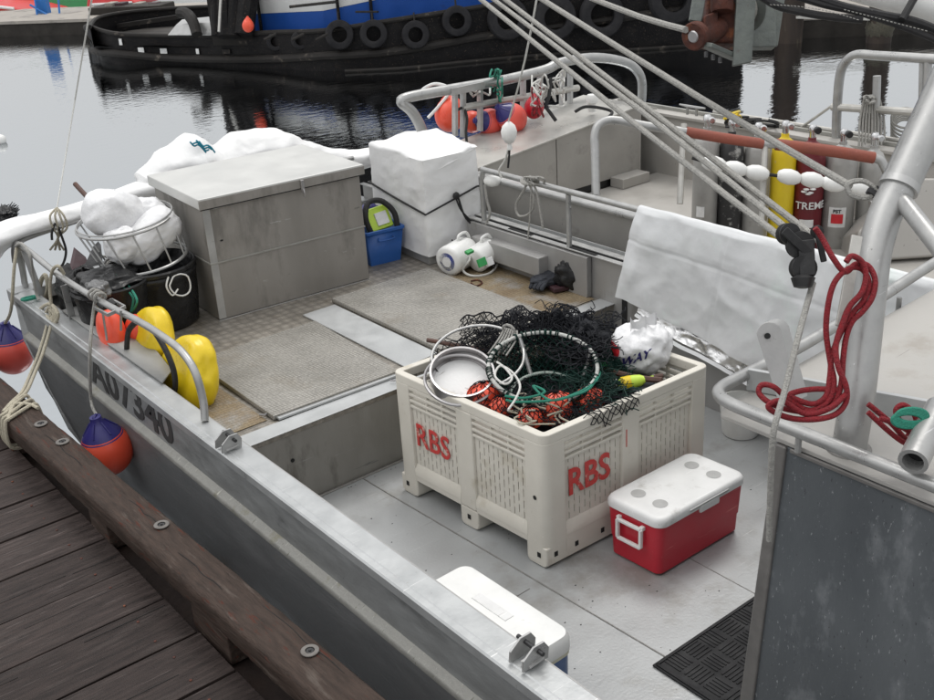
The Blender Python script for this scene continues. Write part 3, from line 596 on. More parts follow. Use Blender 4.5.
# boom and winch at the top right
boom = thing('boom', 'white painted boom tube crossing the upper right corner with hoses', 'boom', D(880, 5, 4.0))
MB().tube([D(780, -38, 4.0), D(960, 14, 4.0)], .062, 24).build('boom_tube', 'white', boom)
for k, (pts, r) in enumerate((([(752, -10), (775, 5), (800, 12), (830, 17), (862, 20)], .014), ([(800, -8), (840, 6), (880, 15), (915, 22), (945, 34)], .016), ([(770, -12), (820, 4), (860, 13), (905, 28), (945, 44)], .012))):
    MB().tube(spline([D(x, y, 3.9) for x, y in pts], 6), r, 8).build('hydraulic_hose', 'rubber', boom)
for px, py in ((910, 8), (905, 10)):
    pass
MB().tube([D(902, 20, 3.88), D(918, -8, 3.9)], .014, 8).build('hose_strap', 'black', boom)
tk = MB()
for i in range(26):
    t = i/26; x = 770+t*90; y = 2+t*16-4*math.sin(t*3.1); tk.obx(D(x+1, y+3, 3.88), RR*1+UU*-.22, UU, FW,   .004, .0013, .0010)
for i in range(22):
    t = i/22; x = 845+t*85; y = 9+t*22; tk.obx(D(x, y+1, 3.88), RR*1+UU*-.25, UU, FW, .004, .0013, .0010)
tk.build('hose_print', 'rope_grey', boom, smooth=False)

wn = thing('winch', 'rust streaked grey green winch with cable drum hanging in the upper right', 'winch', D(730, 30, 4.2))
WD = 4.2
def wp(x, y, t=0): return D(x, y, WD+t)
ax = (wp(770, 8, .35)-wp(693, 37, 0)).normalized()
MB().lathe([(.050, 0), (.055, .005), (.055, .03), (.046, .035), (.05, .15), (.05, .17)], wp(693, 37), ax, n=24).build('motor', 'rust', wn)
MB().lathe([(.02, -.004), (.024, .0), (.024, .004)], wp(693, 37), ax, n=12).build('shaft_end', 'steel', wn)
for x0, dx, tt in ((722, 0, .1), (776, 0, .42)):
    MB().prism([wp(738, -30, .02), wp(758, -30, .02), wp(752, 62, .02), wp(733, 66, .02)] if x0 == 722 else [wp(x0-4, -20, tt), wp(x0+12, -20, tt), wp(x0+2, 46, tt), wp(x0-14, 44, tt)], FW*.02).build('side_plate', 'winch', wn, bevel=.004)
MB().lathe([(.085, .22), (.085, .23), (.055, .235), (.06, .24), (.058, .28), (.062, .32), (.057, .36), (.10, .37), (.10, .38)], wp(693, 27), ax, n=28).build('cable_drum', 'winch', wn)
mb = MB()
for i in range(12): mb.lathe([(.062, .215+i*.0125), (.069, .221+i*.0125), (.062, .2275+i*.0125)], wp(693, 27), ax, n=24, caps=False)
mb.build('cable_wrap', 'rope_grey', wn)
MB().bar(wp(703, 44, 0), wp(740, 60, .12), .10, .018).build('base_plate', 'winch', wn, bevel=.004)
MB().bar(wp(702, -20, .02), wp(695, 22, .02), .05, .02, FW).build('bracket', 'winch', wn, bevel=.004)
MB().obx(wp(722, 22, .14), RR, UU, FW, .075, .10, .06).build('gear_housing', 'rust', wn, bevel=.012)
MB().lathe([(.04, 0), (.045, .01), (.045, .09), (.03, .10)], wp(722, 12, .04), UU, n=20).build('upper_motor', 'rust', wn)
MB().obx(wp(762, 18, .34), RR, UU, FW, .05, .13, .03).build('back_frame', 'winch', wn, bevel=.006)
for x in (706, 713, 720): MB().lathe([(.008, 0), (.008, .02)], wp(x, 52+(x-706)*.4, -.03), UU*-1, n=6).build('bolt', 'dark_steel', wn)
MB().obx(wp(709, 26, .05), ax, UU, FW, .05, .04, .04).build('gear_case', 'rust', wn, bevel=.01)

# ------------------------------------------------------------------ SECOND BOAT
b2 = thing('second_boat', 'aluminium dive boat with tank rack moored beyond the nearer workboat', 'boat', (6.4, 5, -.4))
BX, FX, BY = 5.30, 7.52, 6.70
MB().bx(BX, BX+.03, 1.5, 7.4, -.5, .98).build('near_bulwark', 'boat2', b2, smooth=False)
MB().bx(BX-.03, BX+.08, 1.5, BY-.005, .98, .995).build('near_cap', 'alu', b2, bevel=.004)
MB().bx(BX+.03, FX, 1.2, BY, .46, .53).build('cockpit_floor', 'boat2_light', b2, smooth=False)
def camz(x): return 1.03+(x-5.42)*(.17/1.84)
for xa, xb in ((5.34, 6.245), (6.255, 7.28)):
    MB().prism([(xa, BY, .60), (xb, BY, .60), (xb, BY, camz(xb)-.012), (xa, BY, camz(xa)-.012)], (0, .02, 0)).build('locker_door', 'boat2', b2, bevel=.003)
MB().prism([(5.33, BY+.021, .53), (7.30, BY+.021, .53), (7.30, BY+.021, camz(7.3)-.018), (5.33, BY+.021, 1.0)], (0, .01, 0)).build('locker_frame', 'dark_steel', b2, smooth=False)
MB().bx(6.9, 7.25, BY-.16, BY-.002, .532, .62).build('locker_step', 'boat2_light', b2, bevel=.005)
MB().prism([(5.3, BY-.012, 1.015), (7.3, BY-.012, camz(7.3)), (7.5, BY-.012, 1.14), (7.5, BY-.012, 1.12), (7.3, BY-.012, camz(7.3)-.016), (5.3, BY-.012, 1.0)], (0, .75, 0)).build('foredeck', 'boat2_wet', b2, bevel=.003)
MB().bx(5.3, 7.7, 7.40, 7.44, -.5, 1.02).build('bow_plate', 'boat2', b2, smooth=False)
MB().bx(7.28, 7.30, BY-.0, BY+.3, .53, 1.15).build('locker_side', 'boat2_light', b2, smooth=False)
MB().bx(FX, FX+.03, 1.2, 7.42, -.5, 1.07).build('far_bulwark', 'boat2_light', b2, smooth=False)
MB().bx(FX-.03, FX+.24, 1.2, 7.42, 1.07, 1.10).build('far_cap', 'boat2_light', b2, bevel=.006)
MB().bx(FX+.10, FX+.13, 1.2, 7.3, 1.10, 1.13).build('cap_strip', 'ledge', b2, bevel=.003)
MB().tube([(FX+.18, 1.2, 1.14), (FX+.18, 6.2, 1.13)], .018, 8).build('edge_pipe', 'tube_warm', b2)
def cleat(px, py, t, parent, s=1.0):
    p = D(px, py, t)
    c = MB().tube([p+vec(0, .14*s, .055), p+vec(0, .06*s, .05), p+vec(0, -.06*s, .05), p+vec(0, -.14*s, .055)], [.008, .014, .014, .008], 8).build('cleat', 'tube', parent)
    for dy in (-.05, .05): MB().tube([p+vec(0, dy*s, -.02), p+vec(0, dy*s, .05)], .012, 8).build('cleat_leg', 'tube', c)
cleat(692, 113, 9.3, b2); 
# white topped vent on foredeck
p = D(592, 106, 9.6)
MB().lathe([(.035, 0), (.035, .07), (.05, .08), (.055, .12), (.04, .15), (.01, .155)], p+vec(0, 0, -.05), n=16).build('deck_vent', 'white', b2)
MB().tube(spline([D(575, 112, 9.5), D(585, 107, 9.5), D(600, 108, 9.5), D(612, 112, 9.5), D(608, 118, 9.4)], 5), .014, 6).build('deck_line', 'rubber', b2)
# cockpit arch pipe with foam
T = 7.45
leg = [D(596, 195, T), D(595, 150, T), D(594.5, 137, T), D(598, 126, T), D(608, 120.5, T), D(623, 121.5, T), D(646, 126, T), D(686, 132, T), D(722, 138, T), D(757, 143.5, T), D(785, 145, T), D(830, 151, T), D(874, 158, T), D(884, 166, T), D(889, 182, T), D(887, 196, T), D(880, 203, T), D(870, 205, T)]
MB().tube(spline(leg, 5), .030, 14).build('arch_pipe', 'tube', b2)
pad_a = [leg[7]+vec(0, 0, .0), D(722, 136.5, T-.02), D(756, 144.5, T)]
MB().tube(spline([D(686, 132, T), D(722, 138, T), D(763, 144, T)], 4), .036, 14).build('foam_sleeve', 'pad', b2)
MB().tube(spline([D(776, 144.5, T), D(830, 151, T), D(874, 158, T)], 4), .040, 14).build('foam_sleeve', 'pad', b2)
for x, y in ((765, 146), (684, 124)): MB().tube([D(x, y, T), D(x-4, y+80, T)], .022, 10).build('arch_post', 'tube_warm', b2)
MB().prism([D(872, 172, 7.8), D(894, 165, 7.8), D(900, 200, 7.8), D(872, 215, 7.8)], FW*.1).build('rack_end', 'boat2', b2, bevel=.02)
# console beyond the mast
MB().prism([D(858, 232, 7.6), D(905, 178, 7.6), D(960, 178, 7.6), D(960, 255, 7.6), D(858, 262, 7.6)], FW*.5).build('console', 'boat2_light', b2, bevel=.02)
# bow rail of the second boat
yb = 7.35
rp = [GY(x, y, yb) for x, y in ((425, 145), (421, 128), (412, 112), (402, 103), (404, 99), (420, 95), (460, 88), (505, 80), (545, 70), (560, 63), (590, 58), (615, 60), (632, 66), (641, 78), (642, 95), (640, 112))]
MB().tube(spline(rp, 4), .045, 12).build('bow_rail', 'tube', b2)
MB().tube([GY(462, 108, yb), GY(578, 88, yb)], .03, 10).build('mid_rail', 'tube_warm', b2)
for x, y0_, y1_ in ((455, 90, 136), (463, 90, 137), (480, 88, 131), (500, 76, 129), (523, 78, 124), (540, 74, 121), (562, 72, 118), (570, 70, 116)):
    MB().bar(GY(x, y0_, yb), GY(x, y1_, yb), .03, .05, (0, 1, 0)).build('rail_post', 'alu', b2)
MB().bar(GY(450, 92, yb-.03), GY(483, 85, yb-.03), .05, .06).build('cross_tube', 'alu', b2)
# far right railing frame
frm = [GX(x, y, 7.62) for x, y in ((836, 150), (837, 110), (840, 76), (846, 62), (857, 55), (880, 56), (945, 60))]
MB().tube(spline(frm, 5), .036, 12).build('side_frame', 'tube', b2)
MB().tube([GX(832, 107, 7.62), GX(925, 113, 7.62)], .03, 10).build('frame_bar', 'tube_warm', b2)
for x in (877, 922, 928): MB().tube([GX(x, 76 if x == 877 else 62, 7.62), GX(x-2, 150, 7.62)], .03 if x != 922 else .02, 10).build('frame_post', 'alu', b2)
MB().tube([GX(836, 103, 7.62), GX(795, 132, 7.7)], .012, 8).build('stay_rod', 'tube_warm', b2)

# ------------------------------------------------------------------ scuba tanks + floats
tanks = [(707, 133, 'tank_grey', 'pale grey scuba tank at the left end of the rack'), (732, 137, 'tank_black', 'chipped black scuba tank second from the left in the rack'),
         (758, 141, 'tank_grey', 'grey scuba tank between the black tank and the yellow tank'), (785, 139, 'tank_yellow', 'bright yellow scuba tank with scratched paint in the rack'),
         (812, 143, 'tank_red', 'dark maroon scuba tank with white lettering beside the yellow one'), (843, 147, 'tank_grey', 'grey scuba tank with red and white sticker beside the maroon one'),
         (874, 151, 'tank_grey', 'grey scuba tank at the right end of the rack')]
for px, py, m_, lab in tanks:
    t = 7.75; top = D(px, py, t); r = {707: .092, 732: .092, 758: .094, 785: .090, 812: .106, 843: .115, 874: .092}[px]; zb = top.z-.86
    th = thing('scuba_tank', lab, 'scuba tank', (top.x, top.y, zb), 'scuba tanks standing in the rack')
    c = (top.x, top.y, zb)
    MB().lathe([(r*.8, 0), (r, .03), (r, .74), (r*.93, .80), (r*.7, .845), (r*.35, .87), (.028, .88), (.028, .90)], c, n=28).build('cylinder', m_, th, angle=50)
    vv = MB().lathe([(.022, .90), (.022, .94), (.03, .945), (.03, .975), (.02, .99)], c, n=14).build('valve', 'chrome', th)
    kn = MB().lathe([(.022, 0), (.025, .01), (.025, .04), (.018, .045)], (c[0], c[1]-.03, c[2]+.96), (-.6, -.8, 0), n=12).build('valve_knob', 'black' if px in (812, 843) else 'chrome', vv)
    vd = (CP-top); vd.z = 0; vd.normalize(); sd = vec(-vd.y, vd.x, 0)
    def onface(ux, zz, dr=.002): # point on cylinder facing the camera
        a = ux/r; return vec(c[0], c[1], 0)+(vd*math.cos(a)+sd*math.sin(a))*(r+dr)+vec(0, 0, c[2]+zz)
    def label(name, ux, zz, w_, h_, m2, dr=.002):
        MB().grid(lambda u, v: onface(ux+(u-.5)*w_, zz+(v-.5)*h_, dr), 6, 1).build(name, m2, th)
    def bent(name, body, size, off, zz, m2='label_white'):
        o = text(name, body, size, (0, 0, 0), (1, 0, 0), (0, 1, 0), m2, None, bold=.001); pos = vec(c[0], c[1], c[2])
        for v in o.data.vertices: v.co = onface(off+v.co.x, zz+v.co.y, .007+v.co.z)-pos
        o.parent = th; o.location = (0, 0, 0)
    if px == 812:
        bent('lettering', 'TREME', .075, -.085, .40)
        label('label', .0, .29, .10, .06, 'label_white', .003)
        mb = MB()
        for q in range(5):
            mb.ell(onface(-.03+q*.015, .53+.02*math.sin(q*2), .002), .022, .022, .008)
        mb.build('white_motif', 'label_white', th)
    if px == 843:
        label('sticker', 0.0, .37, .12, .15, 'label_white', .003)
        label('sticker_disc', .0, .36, .08, .07, 'label_red', .006)
        bent('sticker_text', 'PST', .035, -.03, .405, 'hull_num')
    if px == 707: label('label', -.03, .30, .06, .08, 'label_white', .003)
fl = [(714, 164, 'white oval float at the left end of the string across the tanks'), (735, 169, 'white oval float over the black tank'), (757, 173, 'white oval float over the third tank, left of the post'),
      (789, 177, 'white oval float over the yellow tank'), (812, 180, 'white oval float over the maroon tank'), (833, 184, 'white oval float between the maroon tank and the stickered tank'), (861, 188, 'white oval float at the right end of the string across the tanks')]
prev = None
for px, py, lab in fl:
    p = D(px, py, 7.35); ax = (D(px+20, py+4, 7.35)-p).normalized()
    f = MB().lathe([(.012, -.082), (.03, -.075), (.047, -.045), (.055, 0), (.047, .045), (.03, .075), (.012, .082)], p, ax, n=20).build('net_float', 'white', angle=60)
    tag(f, lab, 'float', 'white floats strung across the scuba tanks')
tag(MB().tube(spline([D(x, y, 7.35) for x, y in ((692, 158), (714, 164), (757, 173), (812, 180), (861, 188), (886, 186))], 5), .012, 6).build('float_line', 'rubber'), 'dark line threaded through the white floats in front of the scuba tanks', 'line')

# ------------------------------------------------------------------ gear hanging on second boat's bow rail
def buoy(px, py, t, r, m1, m2, label, up=(0, 0, 1), name='buoy', group=None, name2='neck'):
    p = D(px, py, t); th = thing(name, label, 'buoy', p-vec(0, 0, r), group)
    MB().lathe([(r*math.sin(a)*(.98 if a < 2.2 else 1), -r*1.08*math.cos(a)) for a in [math.pi*i/16*.72 for i in range(17)]], p, up, n=28, caps=False).build('body', m1, th, angle=60)
    a0 = math.pi*.70
    cone = [(r*math.sin(a0)*1.012, -r*1.08*math.cos(a0)-.004), (r*.62, r*.90), (r*.36, r*1.18), (r*.24, r*1.34), (r*.22, r*1.5), (r*.12, r*1.52)]
    cp = MB().lathe(cone, p, up, n=28).build('crown', m2, th, angle=60)
    upv = Vector(up).normalized()
    e = upv.orthogonal().normalized()
    MB().tube([p+upv*r*1.42+e*(r*.16*math.cos(k))+upv*(r*.12*math.sin(k)) for k in [i*math.pi/6 for i in range(12)]], r*.07, 6, closed=True).build('eye', m2, cp)
    for k in range(6):
        an = k*math.pi/3; q = e*math.cos(an)+upv.cross(e)*math.sin(an)
        MB().tube([p+q*r*.66+upv*r*.86, p+q*r*.28+upv*r*1.30], r*.035, 5).build('rib', m2, cp)
    return p
buoy(450, 115, 9.6, .14, 'orange', 'orange', 'round orange buoy at the left end of the far bow rail', up=(.3, .2, .8))
buoy(512, 118, 9.5, .13, 'coral', 'navy', 'red and navy buoy hanging behind the far bow rail beside the white float line', up=(-.6, .1, .5))
buoy(490, 122, 9.6, .12, 'coral', 'navy', 'coral buoy with navy crown between the posts of the far rail', up=(-.8, .0, .2))
buoy(472, 122, 9.65, .10, 'orange', 'beige_cloth', 'orange buoy with cream crown behind the far rail', up=(.8, .1, -.3))
buoy(534, 108, 9.6, .09, 'red', 'red', 'small deep red buoy near the tangled lines', up=(.2, 0, .9))
mb = MB(); rnd = random.Random(3)
def tangle(mb, cx, cy, t, rx, ry, n_, r, rd, dz=.2):
    for i in range(n_):
        pts = []
        x = cx+rd.uniform(-rx, rx); y = cy+rd.uniform(-ry, ry)
        for k in range(5):
            pts.append(D(x, y, t+rd.uniform(-dz, dz))); x += rd.uniform(-rx, rx)*.8; y += rd.uniform(-ry, ry)*.8
            x = min(max(x, cx-rx), cx+rx); y = min(max(y, cy-ry), cy+ry)
        mb.tube(spline(pts, 4), r, 5)
tangle(mb, 548, 88, 9.3, 16, 18, 16, .008, rnd); tangle(mb, 480, 90, 9.4, 10, 8, 6, .009, rnd)
tag(mb.build('tangled_line', 'rope_white'), 'tangle of thin white line lashed over the far bow rail', 'line')
mb = MB(); tangle(mb, 496, 86, 9.35, 6, 16, 8, .009, rnd)
tag(mb.build('green_lashing', 'rope_green'), 'green twine lashed round a post of the far bow rail', 'line')
mb = MB(); tangle(mb, 538, 102, 9.3, 6, 14, 7, .008, rnd)
tag(mb.build('cord_hank', 'rope_red'), 'red cord hanked on the far bow rail', 'line')
tag(MB().tube(spline([D(x, y, 9.5) for x, y in ((415, 98), (425, 88), (437, 84), (450, 90), (440, 105), (428, 118))], 5), .014, 6).build('white_hose', 'white'), 'white hose looping over the left corner of the far bow rail', 'hose')
tag(MB().tube(spline([D(x, y, 9.3) for x, y in ((455, 112), (463, 108), (467, 118), (466, 132), (467, 144))], 5), .012, 6).build('black_hose', 'rubber'), 'black hose hanging from the left posts of the far bow rail', 'hose')
tag(MB().tube(spline([D(x, y, 9.2) for x, y in ((551, 78), (549, 96), (546, 106), (551, 114), (556, 121))], 5), .016, 6).build('black_cable', 'rubber'), 'short black cable hanging beside the tangled white line', 'cable')
mb = MB(); rnd = random.Random(8); tangle(mb, 872, 100, 8.3, 8, 4, 6, .010, rnd)
for i in range(9):
    x = 864+i*2; mb.tube(spline([D(x, 100, 8.3), D(x-4+i, 120, 8.3), D(x-5+i*1.2, 141+random.random()*8, 8.3)], 4), .009, 5)
tag(mb.build('rope_hank', 'rope_grey'), 'grey rope hanked over the railing at the upper right', 'rope')
mb = MB()
for i in range(7):
    mb.tube(spline([D(905+8*math.cos(a)*1.7, 118+i*3+(10+i)*math.sin(a), 8.3+.05*i) for a in [k*math.pi/5 for k in range(10)]], 3, closed=True), .009, 5, closed=True)
tag(mb.build('wire_coil', 'rope_grey'), 'loose coil of grey wire hanging on the railing at the far right', 'wire coil')
mb = MB(); tangle(mb, 752, 122, 8.9, 26, 5, 10, .010, random.Random(5))
tag(mb.build('fittings_line', 'rubber'), 'dark lines lying along the far gunwale behind the tanks', 'line')
mb = MB(); tangle(mb, 730, 117, 8.9, 10, 5, 6, .012, random.Random(6))
tag(mb.build('yellow_rope', 'yellow'), 'short yellow rope knotted on the far gunwale', 'rope')

# ------------------------------------------------------------------ LOCKER BOX
def Lf(o, yaw, skew=0):
    c, s = math.cos(yaw), math.sin(yaw); c2, s2 = math.cos(yaw+skew), math.sin(yaw+skew)
    return lambda u, v, z: vec(o[0]+u*c-v*s2, o[1]+u*s+v*c2, o[2]+z)
def lbox(mb, F, u0, u1, v0, v1, z0, z1):
    return mb.hexa([F(u0, v0, z0), F(u1, v0, z0), F(u1, v1, z0), F(u0, v1, z0), F(u0, v0, z1), F(u1, v0, z1), F(u1, v1, z1), F(u0, v1, z1)])
lb = thing('storage_locker', 'large grey aluminium deck box with lighter lid and latch on the bow deck', 'storage box', (3.5, 7, BD))
F = Lf((2.91, 6.56, BD), math.radians(-4.4), math.radians(1.5))
WL_, DL = 1.195, .86
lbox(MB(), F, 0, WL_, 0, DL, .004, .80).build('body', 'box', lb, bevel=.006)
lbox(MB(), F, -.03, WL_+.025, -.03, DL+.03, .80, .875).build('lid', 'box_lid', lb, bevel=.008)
lbox(MB(), F, -.031, WL_+.026, -.0335, -.0305, .803, .862).build('lid_flange', 'box', lb, bevel=.001)
lbox(MB(), F, -.004, WL_+.004, -.006, -.001, .405, .418).build('seam_strip', 'ledge', lb, bevel=.002)
lbox(MB(), F, -.006, -.001, 0, DL, .405, .418).build('seam_strip', 'ledge', lb, bevel=.002)
lbox(MB(), F, -.003, .05, -.003, -.0005, .01, .79).build('corner_strip', 'alu', lb, bevel=.001)
la = lbox(MB(), F, .71, .735, -.046, -.034, .77, .86).build('latch', 'steel', lb, bevel=.003)
MB().tube(spline([F(.722, -.05, .80), F(.722, -.06, .77), F(.722, -.05, .74)], 4), .006, 6).build('latch_hasp', 'steel', la)
MB().ell(F(.10, -.002, .56), .012, .003, .006).build('dark_spot', 'hole', lb)  # small black ellipsoid set on the locker front
lbox(MB(), F, -.026, WL_+.02, -.0325, -.030, .796, .8025).build('lid_gap_shadow', 'rubber', lb, smooth=False)  # dark strip drawing the shadow line of the gap under the lid
for a_ in (.2, .95): lbox(MB(), F, a_, a_+.12, DL+.03, DL+.045, .74, .86).build('hinge', 'steel', lb, bevel=.003)
MB().tube(spline([F(-.01, -.006, .0), F(.5, -.008, .002), F(WL_, -.006, .0)], 3), .006, 6).build('base_weld', 'weld', lb)

# ------------------------------------------------------------------ WRAPPED BOX
wb = thing('wrapped_crate', 'tall crate wrapped in white tarp with a dark strap round it', 'tarp-wrapped box', (4.9, 6.7, BD))
cF, cR, cB, cL = vec(4.575, 6.35, 0), vec(5.10, 6.33, 0), vec(5.28, 7.08, 0), vec(4.62, 7.12, 0)
cen = (cF+cR+cB+cL)/4
def wrapf(seed):
    cs = [cF, cR, cB, cL]
    def per(u):
        k = (u % 1)*4; i = int(k) % 4; f = k-int(k); return cs[i].lerp(cs[(i+1) % 4], f)
    def fn(u, v):
        if v < .72:
            z = BD+.07+(v/.72)*(1.30-BD-.07); p = per(u); s = 1+.03*math.sin(z*9+u*12)*0
            q = p.copy(); q.z = z
            out = (p-cen); out.z = 0; out.normalize()
            sag = .022*crease(q, 2.2, seed)+.006*crease(q, 7, seed+4)
            cornerr = abs(((u*4) % 1)-.5)*2
            q += out*(sag-.012*cornerr**10)
            return q
        t = (v-.72)/.28; p = per(u).lerp(cen, t); q = p.copy(); q.z = 1.30+.006+.03*crease(p, 3, seed+2)+.015*math.sin(t*3.1)-(.012 if t < .05 else 0)
        return q
    return fn
MB().grid(wrapf(1), 96, 80, closeu=True).build('tarp', 'white_tarp', wb, angle=70)
MB().hexa([tuple(c.lerp(cen, .06)+vec(0, 0, z)) for z in (BD+.004, 1.25) for c in (cF, cR, cB, cL)]).build('crate', 'alu', wb)
st = []
for k in range(41):
    u = k/40*4; i = int(u) % 4; f = u-int(u); c0 = [cL, cF, cR, cB][i]; c1 = [cF, cR, cB, cL][i]; p = c0.lerp(c1, f); o_ = (p-cen).normalized()
    drop = 0
    if i in (0,): z = .99-.10*f
    elif i == 1: z = .89+.13*f
    else: z = 1.0
    st.append(p+o_*(.018)+vec(0, 0, z))
MB().tube(st, .008, 6, closed=True).build('strap', 'rubber', wb)
MB().tube(spline([cF.lerp(cR, .55)+vec(-.01, -.04, .96), cF.lerp(cR, .6)+vec(0, -.07, .80), cF.lerp(cR, .8)+vec(0, -.12, .66), G(492, 262, .52)], 6), .008, 6).build('strap_tail', 'rubber', wb)
MB().tube(spline([cF.lerp(cR, .5)+vec(-.01, -.04, .98), cF.lerp(cR, .55)+vec(0, -.06, .86), cF.lerp(cR, .75)+vec(0, -.14, .68), G(494, 268, .52)], 6), .007, 6).build('strap_tail', 'rubber', wb)
MB().ell(cF.lerp(cR, .52)+vec(-.01, -.035, .98), .03, .02, .03).build('buckle', 'rubber', wb)
# rolled fold on top right
MB().tube(spline([cF.lerp(cR, .15)+vec(.0, .01, 1.19), cF.lerp(cR, .6)+vec(.0, .01, 1.245), cR+vec(-.01, .03, 1.30)], 6), [.004]+[.016]*11+[.012], 10).build('fold', 'white_tarp', wb)

# ------------------------------------------------------------------ BLUE TUB
tb = thing('blue_tub', 'blue plastic tub holding a lime green package between locker and wrapped crate', 'tub', (4.4, 6.75, BD))
F = Lf((4.27, 6.69, BD), math.radians(-8))
def tubside():
    mb = MB(); a = (0, .25, 0, .28); b_ = (-.03, .28, -.03, .31); h = .27
    o = [F(a[0], a[2], 0), F(a[1], a[2], 0), F(a[1], a[3], 0), F(a[0], a[3], 0), F(b_[0], b_[2], h), F(b_[1], b_[2], h), F(b_[1], b_[3], h), F(b_[0], b_[3], h)]
    mb.add(o, [(3, 2, 1, 0), (0, 1, 5, 4), (1, 2, 6, 5), (2, 3, 7, 6), (3, 0, 4, 7)]); return mb
tubside().build('tub_body', 'blue', tb, solid=.006)
rim = [F(-.035, -.035, .27), F(.285, -.035, .27), F(.285, .315, .27), F(-.035, .315, .27)]
for i in range(4): MB().bar(rim[i], rim[(i+1) % 4], .02, .025).build('rim', 'blue', tb, bevel=.004)
MB().tube(spline([F(.07, -.03, .22), F(.07, -.045, .2), F(.19, -.045, .2), F(.19, -.03, .22)], 3), .006, 6).build('tub_handle', 'blue', tb)
pk = MB(); pk.obx(F(.13, .10, .33), (1, -.1, .1), (0, .6, 1), (0, 1, -.5), .10, .09, .035)
tag(pk.build('lime_package', 'green_mat', bevel=.01), 'lime green printed package standing in the blue tub', 'package')
tag(MB().obx(F(.15, .073, .335), (1, -.1, .1), (0, .6, 1), (0, 1, -.5), .05, .05, .022).build('white_leaflet', 'label_white'), 'pale leaflet on the front of the lime package', 'leaflet')
tag(MB().tube(spline([F(.03, 0, .25), F(.0, .02, .38), F(.06, .08, .475), F(.17, .08, .47), F(.245, .03, .38), F(.25, .0, .27)], 6), .022, 10).build('black_hose', 'rubber'), 'thick black hose arched over the lime package in the blue tub', 'hose')
tag(MB().ell(F(.10, .2, .36), .12, .08, .07, fn=lambda d: 1+.2*nz(d, 3)).build('purple_cloth', 'navy'), 'dark purple cloth at the back of the blue tub', 'cloth')

# ------------------------------------------------------------------ JUGS
def jug(c, axis, label, lab, L_=.26, r=.105):
    c = Vector(c); axis = Vector(axis).normalized(); th = thing('jug', label, 'plastic jug', c-vec(0, 0, r), 'white plastic jugs by the wrapped crate')
    MB().lathe([(r*.8, 0), (r*.97, .012), (r, .03), (r*.985, L_*.35), (r, L_*.5), (r, L_*.68), (r*.8, L_*.82), (r*.4, L_*.93), (.028, L_*.95), (.028, L_*1.02)], c, axis, n=26).build('body', 'white', th, angle=60)
    MB().lathe([(.033, L_*1.0), (.034, L_*1.1)], c, axis, n=16).build('cap', lab, th)
    upv = (vec(0, 0, 1)-axis*axis.z).normalized()
    MB().tube(spline([c+axis*L_*.45+upv*r*.95, c+axis*L_*.5+upv*r*1.3, c+axis*L_*.75+upv*r*1.25, c+axis*L_*.86+upv*r*.7], 4), .012, 8).build('handle', 'white', th)
    return th, upv
j1, u1_ = jug(G(447, 262, BD+.11), (1, .25, .05), 'white jug with round blue label lying by the wrapped crate', 'label_blue', .34, .115)
c = G(447, 262, BD+.11); ax_ = vec(1, .25, .05).normalized()
MB().lathe([(.07, -.004), (.07, .0)], c-ax_*.0+vec(-.0, 0, 0), -ax_, n=24).build('label', 'label_blue', j1)
MB().lathe([(.04, .001), (.04, .006)], c, -ax_, n=24).build('label_centre', 'label_white', j1)
j2, u2_ = jug(G(462, 264, BD+.10)+vec(.1, -.02, 0), (.9, .1, .2), 'white jug with green labels lying nearest the starboard wall', 'label_white', .25, .10)
c2_ = G(478, 262, BD+.12)
MB().obx(c2_+vec(-.02, -.07, .02), (1, 0, .1), (0, .5, 1), (0, 1, -.5), .035, .03, .012).build('label', 'label_green', j2, bevel=.003)
MB().obx(c2_+vec(.06, -.06, .0), (1, 0, .1), (0, .5, 1), (0, 1, -.5), .03, .03, .012).build('label', 'label_white', j2, bevel=.003)
MB().obx(c2_+vec(-.06, .02, .09), (1, 0, .1), (0, 1, .2), (0, -.2, 1), .03, .02, .01).build('label', 'label_green', j2, bevel=.003)
tag(MB().tube(spline([G(x, y, z) for x, y, z in ((462, 247, .62), (470, 258, .60), (463, 270, .52), (473, 276, .49), (490, 273, .49), (498, 262, .52), (494, 252, .58))], 6), .009, 6).build('pale_hose', 'rope_white'), 'pale thin hose looped round the jugs on the deck', 'hose')
tag(MB().tube(spline([G(x, y, z) for x, y, z in ((452, 240, .66), (460, 250, .62), (468, 254, .60), (478, 250, .64), (486, 240, .68), (490, 252, .6))], 6), .007, 6).build('lashing_rope', 'rubber'), 'black cord tied over the white jugs', 'cord')
tag(MB().tube(spline([G(x, y, BD+.012) for x, y in ((471, 281), (478, 280), (482, 283), (476, 286), (471, 283))], 4), .006, 6).build('shackle_ring', 'rust'), 'small rusty ring lying on the tread near the jugs', 'ring')

# ------------------------------------------------------------------ gloves / bag on deck corner
gl = thing('glove_pile', 'dark grey work gloves and cloth heaped at the deck edge under the wall shelf', 'gloves', G(560, 283, BD))
MB().obx(G(565, 284, BD+.03), (1, -.3, 0), (.3, 1, 0), (0, 0, 1), .13, .09, .014).build('board', 'board', gl, bevel=.004)
c = G(548, 279, BD+.06)
MB().ell(c, .15, .09, .05, 36, 24, fn=lambda d: 1+.35*crinkle(d, 2.6, 3)).build('glove', 'grey_cloth', gl, angle=80)
for k in range(4):
    a = c+vec(-.06-.01*k, -.06+.028*k, 0.0); MB().tube(spline([a, a+vec(-.05, -.02, .005), a+vec(-.09, -.03, -.02)], 3), [.016]*6+[.012], 8).build('glove_finger', 'grey_cloth', gl)
MB().ell(G(570, 274, BD+.11), .11, .10, .12, 36, 24, fn=lambda d: 1+.45*crinkle(d, 2.2, 8)).build('cloth', 'black_bag', gl, angle=80)

